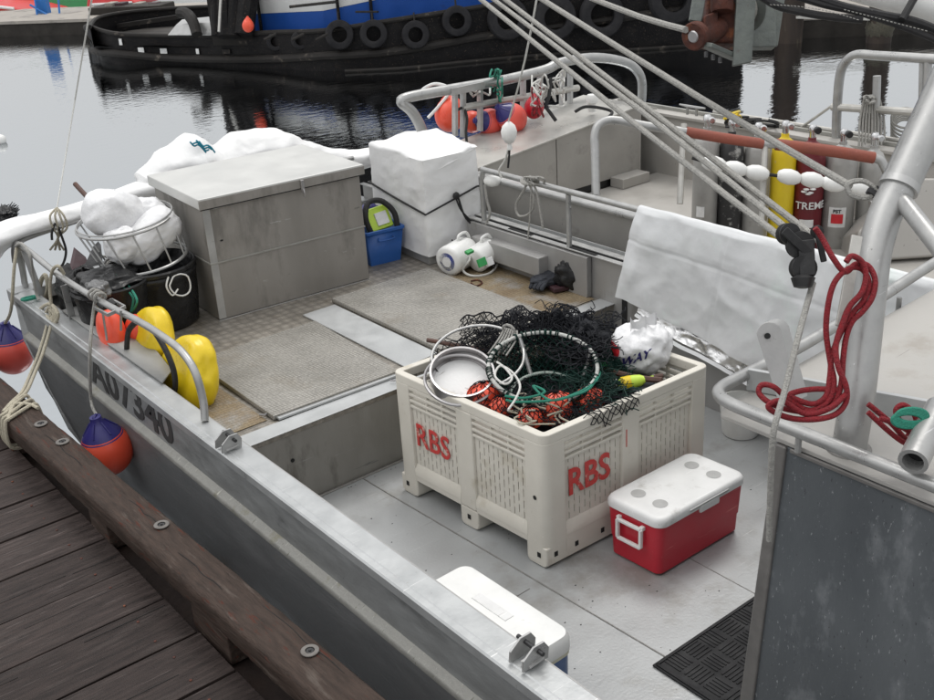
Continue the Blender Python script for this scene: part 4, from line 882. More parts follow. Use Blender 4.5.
# ------------------------------------------------------------------ STARBOARD RAIL items
def loop(name, pts, r, m, lab, cat, n=6, closed=False, sides=6):
    return tag(MB().tube(spline(pts, n, closed), r, sides, closed).build(name, m), lab, cat)
loop('hanging_rope', [GX(x, y, SX-.03) for x, y in ((530, 176), (524, 190), (516, 205), (519, 216), (530, 213), (534, 200), (529, 182), (536, 190), (540, 210), (543, 229))], .009, 'rope_grey', 'grey rope loop hanging from the starboard top rail', 'rope')
loop('thin_rope', [GX(x, y, SX-.04) for x, y in ((532, 178), (530, 215), (528, 245), (532, 265), (538, 278))], .006, 'rope_grey', 'thin cord running from the rail down to the gloves', 'cord')
mb = MB(); rnd = random.Random(4)
for i in range(7):
    cx = 533+rnd.uniform(-6, 6); mb.tube(spline([GX(cx+7*math.cos(a), 181+4*math.sin(a), SX-.03+.03*math.sin(a*2)) for a in [k*math.pi/3 for k in range(6)]], 3, True), .008, 5, True)
tag(mb.build('rail_knot', 'rope_grey'), 'knot of grey rope wrapped on the starboard top rail', 'knot')
ff = thing('rope_float', 'white oval float on a thin line above the starboard rail end', 'float', GX(505, 140, SX-.02))
fc = GX(509, 133, SX-.02)
MB().lathe([(.012, -.075), (.03, -.07), (.052, -.03), (.058, .01), (.046, .05), (.02, .075), (.01, .08)], fc, (0, 0, 1), n=20).build('float_body', 'white', ff, angle=60)
MB().lathe([(.018, -.12), (.02, -.1), (.012, -.075)], fc, n=12).build('float_tip', 'white', ff)
MB().tube(spline([fc+vec(0, 0, -.08), GX(505, 160, SX-.02), GX(499, 170, SX-.03), GX(502, 178, SX-.02)], 5), .008, 6).build('line', 'rope_white', ff)
MB().tube(spline([fc+vec(0, 0, -.1), GX(509, 158, SX-.02), GX(508, 168, SX-.03)], 5), .008, 6).build('line', 'rubber', ff)
loop('float_rope', [fc+vec(0, 0, .08), D(525, 60, 6.9), D(542, -30, 6.4)], .007, 'rope_white', 'thin white line rising from the float to the top of the picture', 'line', 3)
f2 = MB().lathe([(.01, -.07), (.035, -.05), (.045, 0), (.035, .05), (.01, .07)], GX(492, 181, SX+.03), (.3, -1, .1), n=18).build('rail_float', 'white', angle=60)
tag(f2, 'short white float tied at the corner of the starboard rail', 'float')
loop('corner_rope', [GX(x, y, SX-.02) for x, y in ((485, 185), (487, 200), (490, 214), (486, 225), (487, 240))], .010, 'rope_grey', 'grey rope wound down the corner post of the starboard rail', 'rope')

# ------------------------------------------------------------------ HANGING SHEET
sh = thing('hanging_sheet', 'white plastic sheet draped over the starboard rail', 'sheet', (SX-.04, 3.7, .45))
def bot(y): # bottom z as function of y
    pts = [(4.7, .60), (4.6, .60), (4.2, .535), (3.8, .49), (3.4, .42), (2.9, .36), (1.0, .3)]
    for (a, za), (b2_, zb) in zip(pts, pts[1:]):
        if y >= b2_: return za+(zb-za)*(a-y)/(a-b2_)
    return .3
def sheetf(u, v):
    ytop = 4.56-u*2.05; ybot = 4.66-u*2.05
    if v < .12:
        a = v/.12*math.pi*.9; x = SX+.03*math.cos(a)*1.0; z = RT+.03*math.sin(a)+.002; y = ytop
        return vec(x, y, z+.006*nz((y*5, 0, 0), 1))
    t = (v-.12)/.88; y = ytop+(ybot-ytop)*t; z = RT+.01+(bot(y)-RT-.01)*t
    q = vec(0, y, z)
    x = SX-.042-.04*t-.03*min(1, t*4)-.035*crease(q, 1.5, 5)*min(1, t*3)-.012*math.sin(y*15+2*math.sin(y*4))*math.exp(-t*3)-.012*crease(q, 4, 9)+.012*math.sin(y*6+z*5)*t
    if abs(t-.33) < .012 or abs(u-.36) < .006: x += .004
    return vec(x, y, z)
MB().grid(sheetf, 150, 70).build('sheet', 'sheet', sh, angle=80)
def foilf(u, v):
    y = 4.50-u*1.75; z0_ = bot(y)+.02; z = z0_-v*(.075+.06*math.sin(min(1, u*1.6)*1.6)); q = vec(0, y, z)
    return vec(SX-.045-.05*v-.016*crease(vec(0, q.y*.6, q.z*2), 9, 2)-.012*v*math.sin(y*5), y, z-.02*nz((y*2, 0, 0), 1)*v)
MB().grid(foilf, 120, 16).build('foil_hem', 'foil', sh, angle=50)
def lipf(u, v):
    q = foilf(u, 1); return q+vec(-.006-.02*v, 0, -.006-.016*v+.006*math.sin(u*20))
MB().grid(lipf, 120, 3).build('white_hem', 'sheet', sh, angle=80)

# ------------------------------------------------------------------ BIN
bn = thing('fish_bin', 'cream slatted plastic fish bin with red stencilled letters on the well deck', 'bin', (3.55, 3.9, 0))
O = vec(3.013, 3.368, 0)
ub = vec(1.172, -.038, 0); vb = vec(-.072, 1.145, 0)
W_, Dd, Hh = 1.172, 1.147, .76
un, vn = ub.normalized(), vb.normalized()
def BF(u, v, z): return O+un*u+vn*v+vec(0, 0, z)
def bb(mb, u0, u1, v0, v1, z0, z1): return lbox(mb, BF, u0, u1, v0, v1, z0, z1)
def side(k):
    # returns mapping (a along side, d inward depth, z)
    if k == 0: return (lambda a, d, z: BF(a, d, z)), W_
    if k == 1: return (lambda a, d, z: BF(d, a, z)), Dd
    if k == 2: return (lambda a, d, z: BF(a, Dd-d, z)), W_
    return (lambda a, d, z: BF(W_-d, a, z)), Dd
def sb(mb, S, a0, a1, d0, d1, z0, z1):
    mb.hexa([S(a0, d0, z0), S(a1, d0, z0), S(a1, d1, z0), S(a0, d1, z0), S(a0, d0, z1), S(a1, d0, z1), S(a1, d1, z1), S(a0, d1, z1)]); return mb
# corner posts (rounded) and rim
def rrect(u0, u1, v0, v1, r, n=6):
    o = []
    for cx, cy, a0 in ((u1-r, v1-r, 0), (u0+r, v1-r, 90), (u0+r, v0+r, 180), (u1-r, v0+r, 270)):
        for i in range(n+1):
            a = math.radians(a0+90*i/n); o.append((cx+r*math.cos(a), cy+r*math.sin(a)))
    return o
def ringwall(u0, u1, v0, v1, r, th, z0, z1, flare=0):
    mb = MB(); A = rrect(u0, u1, v0, v1, r); B = rrect(u0+th, u1-th, v0+th, v1-th, max(r-th, .01)); n = len(A); o = 0
    for P_, z in ((A, z0), (A, z1), (B, z1), (B, z0)):
        mb.v += [BF(p[0], p[1], z) for p in P_]
    for j in range(4):
        for i in range(n): mb.f.append((j*n+i, j*n+(i+1) % n, ((j+1) % 4)*n+(i+1) % n, ((j+1) % 4)*n+i))
    return mb
ringwall(0, W_, 0, Dd, .05, .045, .705, Hh).build('rim', 'bin', bn, bevel=.008)
ringwall(.02, W_-.02, .02, Dd-.02, .04, .012, .125, .18).build('base_band', 'bin', bn)
bb(MB(), .03, W_-.03, .03, Dd-.03, .125, .145).build('floor', 'bin', bn)
for (ca, cb) in ((0, 0), (1, 0), (0, 1), (1, 1)):
    u0 = 0 if ca == 0 else W_-.13; v0 = 0 if cb == 0 else Dd-.13; mb = MB()
    pts = rrect(u0, u0+.13, v0, v0+.13, .045) if False else None
    # L-shaped corner post with rounded outer corner
    r = .05; arcp = []
    for i in range(7):
        a = math.pi+math.pi/2*i/6; arcp.append((r+r*math.cos(a), r+r*math.sin(a)))
    L2 = [(0, .135)]+arcp+[(.135, 0), (.135, .035), (.035, .035), (.035, .135)]
    mp_ = [(x if ca == 0 else W_-x, y if cb == 0 else Dd-y) for x, y in L2]
    zz = .0 if True else .1
    mb.prism([BF(x, y, .02) for x, y in mp_], (0, 0, .69)); mb.build('corner_post', 'bin', bn, bevel=.006)
for k in range(4):
    S, LL = side(k)
    midw = .12
    bays = ((.135, LL/2-midw/2), (LL/2+midw/2, LL-.135))
    sb(MB(), S, LL/2-midw/2, LL/2+midw/2, .0, .035, .125 if k % 2 else .02, .706).build('mid_post', 'bin', bn, bevel=.008)
    for b0, b1 in bays:
        sb(MB(), S, b0-.002, b1+.002, .002, .03, .685, .706).build('louvre', 'bin', bn, bevel=.003)
        for z in (.648, .612): sb(MB(), S, b0-.002, b1+.002, .004, .034, z, z+.016).build('louvre', 'bin', bn, bevel=.003)
        sb(MB(), S, b0-.002, b1+.002, .006, .03, .578, .594).build('louvre', 'bin', bn, bevel=.003)
        for a in (b0+(b1-b0)*.33, b0+(b1-b0)*.66): sb(MB(), S, a-.006, a+.006, .012, .032, .59, .69).build('louvre_strut', 'bin', bn, bevel=.002)
        # slotted panel
        mb = MB(); nst = max(4, int((b1-b0)/.034)); pw = (b1-b0)/nst
        for i in range(nst):
            a = b0+i*pw; sb(mb, S, a+.003, a+pw-.003, .018, .026, .20, .58)
            off = .03 if i % 2 else .0
            z = .20+off
            while z < .575:
                sb(mb, S, a+pw-.0032, a+pw+.0032, .019, .026, z, min(z+.022, .578)); z += .066
        p_ = mb.build('slotted_panel', 'bin', bn, smooth=False); p_['kind'] = 'stuff'
        # lower ledge, sloped
        zl = .20
        P_ = [S(b0-.002, .0, zl-.055), S(b0-.002, .0, zl-.012), S(b0-.002, .022, zl+.03), S(b0-.002, .03, zl-.055)]
        dd = S(b1+.002, 0, 0)-S(b0-.002, 0, 0)
        MB().prism(P_, dd).build('lower_ledge', 'bin', bn, bevel=.004)
        if k % 2 == 0:
            sb(MB(), S, b0-.002, b1+.002, .001, .034, .02, zl-.05).build('skirt', 'bin', bn, bevel=.004)
        else:
            sb(MB(), S, b0-.002, b1+.002, .001, .034, .115, zl-.05).build('skirt', 'bin', bn, bevel=.006)
# runners (three, along u)
for v0 in (0.003, Dd/2-.07, Dd-.143):
    mb = MB(); r = .05; pts = [(v0, .13)]+[(v0+r*.6-r*.6*math.cos(a), .012+r*.6-r*.6*math.sin(a)) for a in [math.pi/2*i/5 for i in range(6)]]+[(v0+.14-r*.6+r*.6*math.sin(a), .012+r*.6-r*.6*math.cos(a)) for a in [math.pi/2*i/5 for i in range(6)]]+[(v0+.14, .13)]
    mb.prism([BF(.002, v, z-.012+.003) for v, z in pts], un*(W_-.004)); mb.build('runner', 'bin', bn, bevel=.008)
def sqh(S, a, z, s=.014): sb(MB(), S, a-s*.8, a+s*.8, -.002, .0, z-s, z+s).build('square_hole', 'hole', bn, smooth=False)
S0, _ = side(0); S1, _ = side(1)
for a in (.06, .20, .38, .7): sqh(S0, a, .075)
for a in (.055, Dd/2, Dd-.06): sqh(S1, a, .07)
MB().lathe([(.012, 0), (.012, .002)], S1(.07, -.001, .40), un*-1, n=12).build('drain_hole', 'hole', bn)
text('stencil', 'RBS', .205, S0(.155, .010, .37), un, (0, 0, 1), 'bin_red', bn, sx=.88, bold=.0035, ext=.0025)
text('stencil', 'RBS', .195, S1(Dd-.155, .010, .355), vn*-1, (0, 0, 1), 'bin_red', bn, sx=.90, bold=.001, ext=.0025)
lbox(MB(), BF, .548, .554, -.0015, 0.0, .50, .60).build('red_drip', 'bin_red', bn, smooth=False)

# ---- contents
BIN_T = .62
fill = MB(); fill.grid(lambda u, v: BF(.05+u*(W_-.1), .05+v*(Dd-.1), .50+.10*crinkle((u*4, v*4, 0), 1, 3)+.05*nz((u*9, v*9, 0), 1)), 50, 50)
def ringpts(c, nrm, r, n=40, wob=0, seed=0):
    nrm = Vector(nrm).normalized(); e1 = nrm.orthogonal().normalized(); e2 = nrm.cross(e1)
    return [Vector(c)+(e1*math.cos(a)+e2*math.sin(a))*(r*(1+wob*nz((math.cos(a), math.sin(a), seed), 1.5))) for a in [2*math.pi*i/n for i in range(n)]]
tag(fill.build('net_heap', 'net_black', angle=80), 'heap of dark netting filling the bottom of the cream bin', 'netting')
rnd = random.Random(11)
# white ring crab pot
cv = -FW
rc = G(543, 366, .83); rn = vec(-.16, -.22, 1)
pot = thing('ring_pot', 'crab ring net with white hoop and green mesh lying in the bin', 'crab pot', rc-vec(0, 0, .2))
RRAD = .285
MB().tube(ringpts(rc, rn, RRAD, 48, .015), .0105, 10, closed=True).build('hoop', 'net_hoop', pot)
rc2 = rc+vec(.0, -.03, -.17)
MB().tube(ringpts(rc2, rn, .20, 40, .02), .009, 8, closed=True).build('lower_hoop', 'net_white', pot)
A = ringpts(rc, rn, RRAD, 41); B = ringpts(rc2, rn, .20, 41)
def potf(u, v):
    a = 2*math.pi*u; e1 = Vector(rn).normalized().orthogonal().normalized(); e2 = Vector(rn).normalized().cross(e1)
    r = RRAD+(.20-RRAD)*v+.015*nz((u*9, v*4, 0), 1); c = rc.lerp(rc2, v); return c+(e1*math.cos(a)+e2*math.sin(a))*r
p_ = MB().net(potf, 40, 10, .0028, True).build('side_mesh', 'net_green', pot, smooth=False)
def potb(u, v):
    a = 2*math.pi*u; e1 = Vector(rn).normalized().orthogonal().normalized(); e2 = Vector(rn).normalized().cross(e1)
    return rc2+(e1*math.cos(a)+e2*math.sin(a))*.20*(1-v)+vec(0, 0, -.03*v)
MB().net(potb, 24, 6, .0028, True).build('bottom_mesh', 'net_green', pot, smooth=False)
mb = MB()
for i in range(60):
    a = 2*math.pi*rnd.random(); e1 = Vector(rn).normalized().orthogonal().normalized(); e2 = Vector(rn).normalized().cross(e1)
    q = rc+(e1*math.cos(a)+e2*math.sin(a))*RRAD; t_ = (-e1*math.sin(a)+e2*math.cos(a))
    mb.tube(ringpts(q, t_, .0165, 7), .004, 4, closed=True)
mb.build('lashing', 'net_green', pot)
for k in range(4):
    a = k*math.pi/2+.5; q = potf(a/6.28, 0); q2 = potf(a/6.28, 1); MB().tube([q, q2], .012, 8).build('strut', 'alu', pot)
# grey hoop behind with steel pan
hp_ = G(478, 356, .82)
ht = thing('grey_hoop', 'grey steel hoop of a second crab pot lying behind the steel pan', 'crab pot', hp_)
MB().tube(ringpts(hp_, (-.25, -.25, 1), .25, 44, .03), .008, 8, closed=True).build('hoop', 'alu', ht)
def hf(u, v):
    a = math.radians(-30+u*210); return hp_+vec(math.cos(a)*.26*(1-.25*v), math.sin(a)*.26*(1-.25*v), -.2*v)
MB().net(hf, 18, 8, .003).build('mesh', 'net_black', ht, smooth=False)
pn = G(462, 372, .83); pnn = vec(-.22, -.42, 1).normalized()
pan = thing('steel_pan', 'round stainless steel pan near the left corner of the bin', 'pan', pn-vec(0, 0, .06))
R_ = .165
MB().lathe([(R_*.97, -.085), (R_, -.08), (R_, .0), (R_+.007, .003), (R_+.007, .008), (R_-.004, .007), (R_-.006, -.07), (R_*.85, -.075), (.001, -.074)], pn, pnn, n=40, caps=False).build('pan_body', 'steel', pan, angle=40)
MB().lathe([(R_-.02, -.071), (.001, -.070)], pn, pnn, n=32, caps=False).build('pan_base', 'cooler_lid', pan)
loop('loose_hoop', ringpts(pn+vec(-.025, -.01, -.03), pnn+vec(.05, .05, 0), .182, 40, .02), .009, 'steel', 'thin steel hoop lying around the steel pan', 'hoop', 1, True)
st_ = thing('brown_pole', 'dark brown wooden handle sticking out of the left side of the bin', 'pole', G(428, 340, .9))
MB().tube([D(427, 340, 6.2), D(500, 353, 6.1), D(530, 360, 6.05)], .013, 10).build('pole', 'wood_brown', st_)
# black net draped pile
def pilef(cx, cy, z0, rx, ry, h, seed):
    c = G(cx, cy, z0)
    def fn(u, v):
        a = 2*math.pi*u; r = v; x = c.x+math.cos(a)*rx*r; y = c.y+math.sin(a)*ry*r
        k = crinkle((x*5, y*5, seed), 1, seed); return vec(x+.05*nz((x*6, y*6, seed), 1), y+.05*nz((y*6, x*6, seed+2), 1), z0+h*(1-r*r)+.16*k)
    return fn
nb = thing('black_net', 'tangled black netting heaped over the back of the bin', 'netting', G(540, 330, .8))
for k, (cx, cy, z0, rx, ry, h, nu, nv, r) in enumerate(((510, 328, .74, .26, .12, .05, 40, 14, .0028), (552, 332, .74, .30, .15, .09, 60, 20, .0028), (586, 346, .76, .15, .20, .12, 56, 22, .0032), (578, 338, .76, .20, .15, .13, 60, 20, .0030))):
    MB().net(pilef(cx, cy, z0, rx, ry, h, k+3), nu, nv, r, True, .014).build('net_layer', 'net_black', nb, smooth=False)
def openn(u, v):
    p = G(460+u*60, 321+v*30, .80); return p+vec(.02*nz((u*7, v*7, 0), 1), .03*nz((u*5, v*9, 3), 1), .05*nz((u*4, v*4, 5), 1)+.05*math.sin(u*3.1)*(1-v))
MB().net(openn, 12, 9, .0032, False, .012).build('open_mesh', 'net_black', nb, smooth=False)
def openn2(u, v):
    p = G(515+u*80, 318+v*28, .82); return p+vec(.03*nz((u*7, v*7, 1), 1), .03*nz((u*5, v*9, 4), 1), .10*nz((u*4, v*4, 7), 1)+.04)
MB().net(openn2, 22, 12, .0028).build('open_mesh', 'net_black', nb, smooth=False)
mb = MB(); mb.ell(G(588, 346, .76), .13, .15, .12, 36, 24, fn=lambda d: 1+.5*crinkle(d, 2.6, 3))
mb.build('dense_fold', 'net_black', nb, angle=80)
MB().tube(spline([openn(k/8, 0) for k in range(9)], 3), .005, 5).build('net_hem', 'net_black', nb)
MB().tube(spline([openn2(k/10, 0) for k in range(11)], 3), .005, 5).build('net_hem', 'net_black', nb)
def gtangle(cx, cy, rx, ry, z, dz, n_, r, seed, loops=7):
    rd = random.Random(seed); mb = MB()
    for i in range(n_):
        a0 = rd.uniform(0, 6.28); q = rd.random()**.5; x = cx+rx*q*math.cos(a0); y = cy+ry*q*math.sin(a0); zz = z+dz*(1-q*q)*rd.uniform(.3, 1); pts = []; a = rd.uniform(0, 6.28)
        c0 = G(x, y, zz)
        for k in range(loops):
            pts.append(c0.copy()); a += rd.uniform(-1.3, 1.3); st = rd.uniform(.02, .05)
            c0 = c0+vec(math.cos(a)*st, math.sin(a)*st, rd.uniform(-.022, .022))
        mb.tube(spline(pts, 3), r, 4, caps=False)
    return mb
gtangle(560, 330, 62, 16, .80, .09, 260, .0028, 1).build('loose_twine', 'net_black', nb, smooth=False)
gtangle(584, 344, 15, 18, .80, .10, 170, .0030, 2).build('loose_twine', 'net_black', nb, smooth=False)
gtangle(490, 338, 32, 12, .76, .05, 70, .0026, 3).build('loose_twine', 'net_black', nb, smooth=False)
gtangle(545, 405, 60, 16, .70, .04, 120, .0028, 4).build('loose_twine', 'net_black', nb, smooth=False)
# rim drape of net over the front edge of bin
def drape(u, v):
    a = .30+u*.34; p = BF(a, .02, Hh+.012)
    if v < .4: return BF(a+.01*nz((u*8, v, 0), 1), .10-v*.25, Hh+.012+.01*nz((u*9, v*5, 2), 1)-.05*(.4-v))
    return BF(a+.02*nz((u*8, v*3, 0), 1), -.006, Hh+.01-(v-.4)*.12*(1+.5*nz((u*5, 0, 9), 1)))
MB().net(drape, 9, 5, .0028, False, .010).build('rim_drape', 'net_black', nb, smooth=False)
# green net heap on the right
gn = thing('green_net', 'dark green netting bunched beside the white hoop in the bin', 'netting', G(600, 375, .7))
for k, (cx, cy, z0, rx, ry, h) in enumerate(((590, 385, .66, .14, .20, .10), (575, 398, .62, .18, .14, .08), (528, 412, .60, .16, .12, .05), (604, 372, .68, .12, .16, .11))):
    MB().net(pilef(cx, cy, z0, rx, ry, h, k+13), 44, 18, .0028, True).build('net_layer', 'net_green', gn, smooth=False)
gtangle(592, 385, 24, 20, .72, .06, 160, .0028, 5).build('loose_twine', 'net_green', gn, smooth=False)
gtangle(545, 372, 42, 22, .62, .06, 120, .0028, 6).build('loose_twine', 'net_green', gn, smooth=False)
loop('green_twine', [G(x, y, .80) for x, y in ((505, 396), (525, 398), (545, 392), (533, 386), (550, 400), (575, 395), (590, 388), (600, 372), (592, 385), (560, 399), (520, 402), (506, 400))], .0065, 'rope_green', 'bright green twine knotted along the front of the white hoop', 'twine')
for i, (x, y, r, lab) in enumerate(((484, 398, .085, 'orange float under netting below the steel pan'), (502, 407, .06, 'orange float under netting near the front left rim of the bin'), (556, 408, .085, 'orange float in the front corner of the bin among tangled line'), (530, 418, .06, 'small orange float deep in the front corner of the bin'), (590, 401, .075, 'orange float under green netting near the right rim of the bin'))):
    o_ = MB().ell(G(x, y, .70), r*1.1, r, r, fn=lambda d, i=i: 1+.32*crease(d, 1.6, i)).build('net_float', 'orange')
    tag(o_, lab, 'float', 'orange floats in the bin')
    def of(u, v, x=x, y=y, r=r):
        a = 2*math.pi*u; t = v*math.pi*.6; c = G(x, y, .70); return c+vec(math.cos(a)*math.sin(t)*r*1.16, math.sin(a)*math.sin(t)*r*1.08, math.cos(t)*r*1.1)
    MB().net(of, 11, 5, .0024, True, .004).build('mesh_cover', 'net_black', o_, smooth=False)
mb = MB()
rnd = random.Random(21)
for i in range(10):
    pts = []; x, y = 530+rnd.uniform(-14, 24), 408+rnd.uniform(-10, 12)
    for k in range(6):
        pts.append(G(x, y, .74+rnd.uniform(-.03, .03))); x += rnd.uniform(-16, 16); y += rnd.uniform(-9, 9); x = min(max(x, 508), 575); y = min(max(y, 394), 424)
    mb.tube(spline(pts, 5), .0048, 5)
tag(mb.build('pale_line', 'rope_tan'), 'pale thin line tangled in the front corner of the bin', 'line')
loop('hoop_line', [G(x, y, .88) for x, y in ((497, 362), (505, 368), (512, 378), (505, 384), (495, 376), (500, 366), (512, 372), (520, 385), (516, 398), (508, 410))], .006, 'rope_white', 'white line looped inside the left of the white hoop', 'line')
mb = MB(); rnd = random.Random(9)
for i in range(7):
    mb.tube(spline([G(505+i*2, 328+i*.5, .90), G(498+i*3, 340, .88), G(488+i*3, 352+rnd.random()*4, .84)], 4), .006, 5)
mb.tube(ringpts(G(509, 331, .9), (1, .3, .2), .04, 10), .008, 6, closed=True)
tag(mb.build('grey_bridle', 'rope_grey'), 'grey rope bridle knotted on the hoop behind the steel pan', 'rope')
loop('dark_hose', [D(x, y, t) for x, y, t in ((585, 362, 5.9), (610, 371, 5.82), (640, 378, 5.72), (662, 380, 5.66))], .016, 'wood_brown', 'dark pole end lying across the bin below the white bag', 'pole')
# carrier bag
bgc = D(641, 346, 5.95)
cb_ = thing('carrier_bag', 'white plastic carrier bag with red and blue print on the bin', 'carrier bag', bgc-vec(0, 0, .16))
def bagf(d):
    k = 1+.26*crease(d, 1.3, 4)+.03*crease(d, 4.5, 6)
    if d.z > .5: k *= 1-.25*(d.z-.5)
    return k
MB().ell(bgc, .165, .165, .15, 64, 44, fn=bagf).build('bag', 'bag', cb_, angle=80)
for dx in (-.05, .03): MB().grid(lambda u, v, dx=dx: bgc+vec(dx-.05+u*.09, -.02+.03*math.sin(u*5), .12+v*(.06+.02*math.sin(u*9))), 8, 5).build('bag_ear', 'bag', cb_)
vd = (CP-bgc).normalized()
def onbag(px, py, off=.004):
    r0 = ray(px, py); o_ = CP-bgc; A2 = r0.dot(r0); B2 = 2*r0.dot(o_)
    R2 = .16
    for it in range(4):
        disc = max(0, B2*B2-4*A2*(o_.dot(o_)-R2*R2)); t = (-B2-math.sqrt(disc))/(2*A2); p = CP+r0*t; d = (p-bgc); e = vec(d.x/.165, d.y/.165, d.z/.15).normalized(); f = bagf(e); R2 = vec(e.x*.165*f, e.y*.165*f, e.z*.15*f).length
    return p+(p-bgc).normalized()*off
bt_ = text('bag_text', 'WAY', 13, (0, 0, 0), (1, 0, 0), (0, 1, 0), 'navy', None, bold=.35, ext=.2)
for v in bt_.data.vertices:
    X_, Y_ = v.co.x, v.co.y; v.co = onbag(621+X_*.93+Y_*.25, 367-Y_*.95-X_*.33, .004+v.co.z*.005)-WL[cb_]
bt_.parent = cb_; bt_.location = (0, 0, 0)
mb = MB(); mb.grid(lambda u, v: onbag(612+v*5+(.15+math.sin(math.pi*v))*(u-.5)*9, 341+v*17, .005), 4, 10); mb.build('bag_logo', 'label_red', cb_)
MB().obx(bgc+vec(-.03, .02, .165), (1, .2, 0), (0, 1, 0), (0, 0, 1), .05, .01, .012).build('green_corner', 'label_green', cb_, bevel=.006) if False else None
bt = thing('squeeze_bottle', 'yellow and white squeeze bottle lying under the carrier bag', 'bottle', G(622, 388, .78))
bx0 = D(622, 384, 5.72); bdir = (D(656, 377, 5.70)-bx0).normalized()
MB().lathe([(.02, -.02), (.034, 0), (.036, .06), (.03, .10), (.012, .13), (.010, .19)], bx0, bdir, n=18).build('bottle_body', 'green_mat', bt, angle=60)
MB().lathe([(.037, -.002), (.038, .05)], bx0, bdir, n=18, caps=False).build('bottle_label', 'yellow', bt)
MB().lathe([(.014, .17), (.016, .2), (.012, .22)], bx0, bdir, n=10).build('bottle_cap', 'wood_brown', bt)
pb = MB().ell(D(608, 384, 5.78), .06, .05, .035, 24, 16, fn=lambda d: 1+.4*crinkle(d, 3, 2)).build('food_wrapper', 'bag'); tag(pb, 'crumpled pale wrapper next to the yellow bottle in the bin', 'wrapper')
tag(MB().ell(D(603, 366, 5.85), .022, .022, .03).build('bottle_top', 'label_green'), 'bright green bottle cap poking out beside the carrier bag', 'bottle cap')
tag(MB().obx(D(642, 389, 5.72), (1, .1, 0), (0, 1, 0), (0, 0, 1), .07, .05, .02).build('dark_carton', 'grey_cloth', bevel=.006), 'dark carton tucked behind the right rim of the bin', 'carton')

# ------------------------------------------------------------------ RED COOLER
ck = thing('red_cooler', 'red cooler with grubby white lid standing right of the cream bin', 'cooler', (3.65, 3.1, 0))
A_ = G(608.7, 555.7); B_ = G(658.9, 578); C_ = G(735.5, 532)
cu = (C_-B_); cu.z = 0; lu = cu.length; cu.normalize(); cvv = (A_-B_); cvv.z = 0; lv = cvv.length; cvv.normalize()
cvp = vec(-cu.y, cu.x, 0); cvp = (cvp*.6+cvv*.4).normalized()
lu += .02; lv += .01
HB, HL = .29, .35
def CF(u, v, z, g=0): return B_+cu*(u)+cvp*(v)+vec(0, 0, z)
def rr_loft(F_, levels, r, n=6):
    mb = MB(); K = None
    for (e, z) in levels:
        P_ = rrect(-e, lu+e, -e, lv+e, r+e*.5, n); K = len(P_); mb.v += [F_(p[0], p[1], z) for p in P_]
    for j in range(len(levels)-1):
        for i in range(K): mb.f.append((j*K+i, j*K+(i+1) % K, (j+1)*K+(i+1) % K, (j+1)*K+i))
    mb.f.append(tuple(range(K-1, -1, -1))); mb.f.append(tuple((len(levels)-1)*K+i for i in range(K))); return mb
rr_loft(CF, [(-.012, .004), (0, .016), (.004, .12), (.008, .122), (.016, HB)], .035).build('body', 'red', ck, angle=40)
lid = rr_loft(CF, [(.020, HB+.002), (.026, HB+.008), (.026, HB+.035), (.018, HB+.05), (.008, HB+.056), (-.01, HB+.056)], .045).build('lid', 'cooler_lid', ck, angle=40)
for fu, fv in ((.17, .28), (.17, .72), (.83, .28), (.83, .72)):
    MB().lathe([(.036, 0), (.038, .0012), (.030, .002), (.001, .0015)], CF(lu*fu, lv*fv, HB+.0565), n=24, caps=False).build('cup_shade_disc', 'dimple', lid)  # near-flat discs, shade of the cup recesses put into their grey
lbox(MB(), CF, lu*.42, lu*.66, -.036, -.020, HB-.015, HB+.03).build('latch', 'cooler_lid', lid, bevel=.008)
lbox(MB(), CF, lu*.30, lu*.78, -.034, -.026, HB+.024, HB+.036).build('lid_grip', 'dimple', lid, bevel=.003)
# handle on the short left face (u=0 side)
ho = -.034
hz0, hz1 = .15, .255; hv0, hv1 = lv*.28, lv*.75
for a, b_ in ((CF(ho, hv0, hz0), CF(ho, hv1, hz0)), (CF(ho, hv1, hz0), CF(ho, hv1, hz1)), (CF(ho, hv0, hz1), CF(ho, hv1, hz1)), (CF(ho, hv0, hz0), CF(ho, hv0, hz1))):
    MB().bar(a, b_, .016, .020, cu).build('handle', 'white', ck, bevel=.004)
for v in (hv0, hv1): MB().bar(CF(ho, v, hz1+.005), CF(-.0, v, hz1+.005), .022, .022).build('handle_mount', 'white', ck, bevel=.003)

# ------------------------------------------------------------------ WHITE COOLER
wc = thing('white_cooler', 'white lidded cooler with blue base behind the near gunwale', 'cooler', (2.35, 2.9, 0))
B_ = vec(2.44, 2.60, 0); cu = vec(-.02, 1, 0).normalized(); cvp = vec(-1, -.02, 0).normalized(); lu, lv = .66, .33
rr_loft(CF, [(-.012, .004), (0, .016), (.004, .28), (.006, .285)], .04).build('body', 'cooler_blue', wc, angle=40)
rr_loft(CF, [(.008, .286), (.010, .305)], .04).build('stripe', 'cream', wc, angle=40)
rr_loft(CF, [(.012, .306), (.016, .315), (.014, .36), (.002, .385), (-.03, .39)], .05).build('lid', 'white', wc, angle=40)
lbox(MB(), CF, lu*.35, lu*.68, lv*.30, lv*.45, .389, .393).build('lid_recess', 'cooler_lid', wc, bevel=.0015)

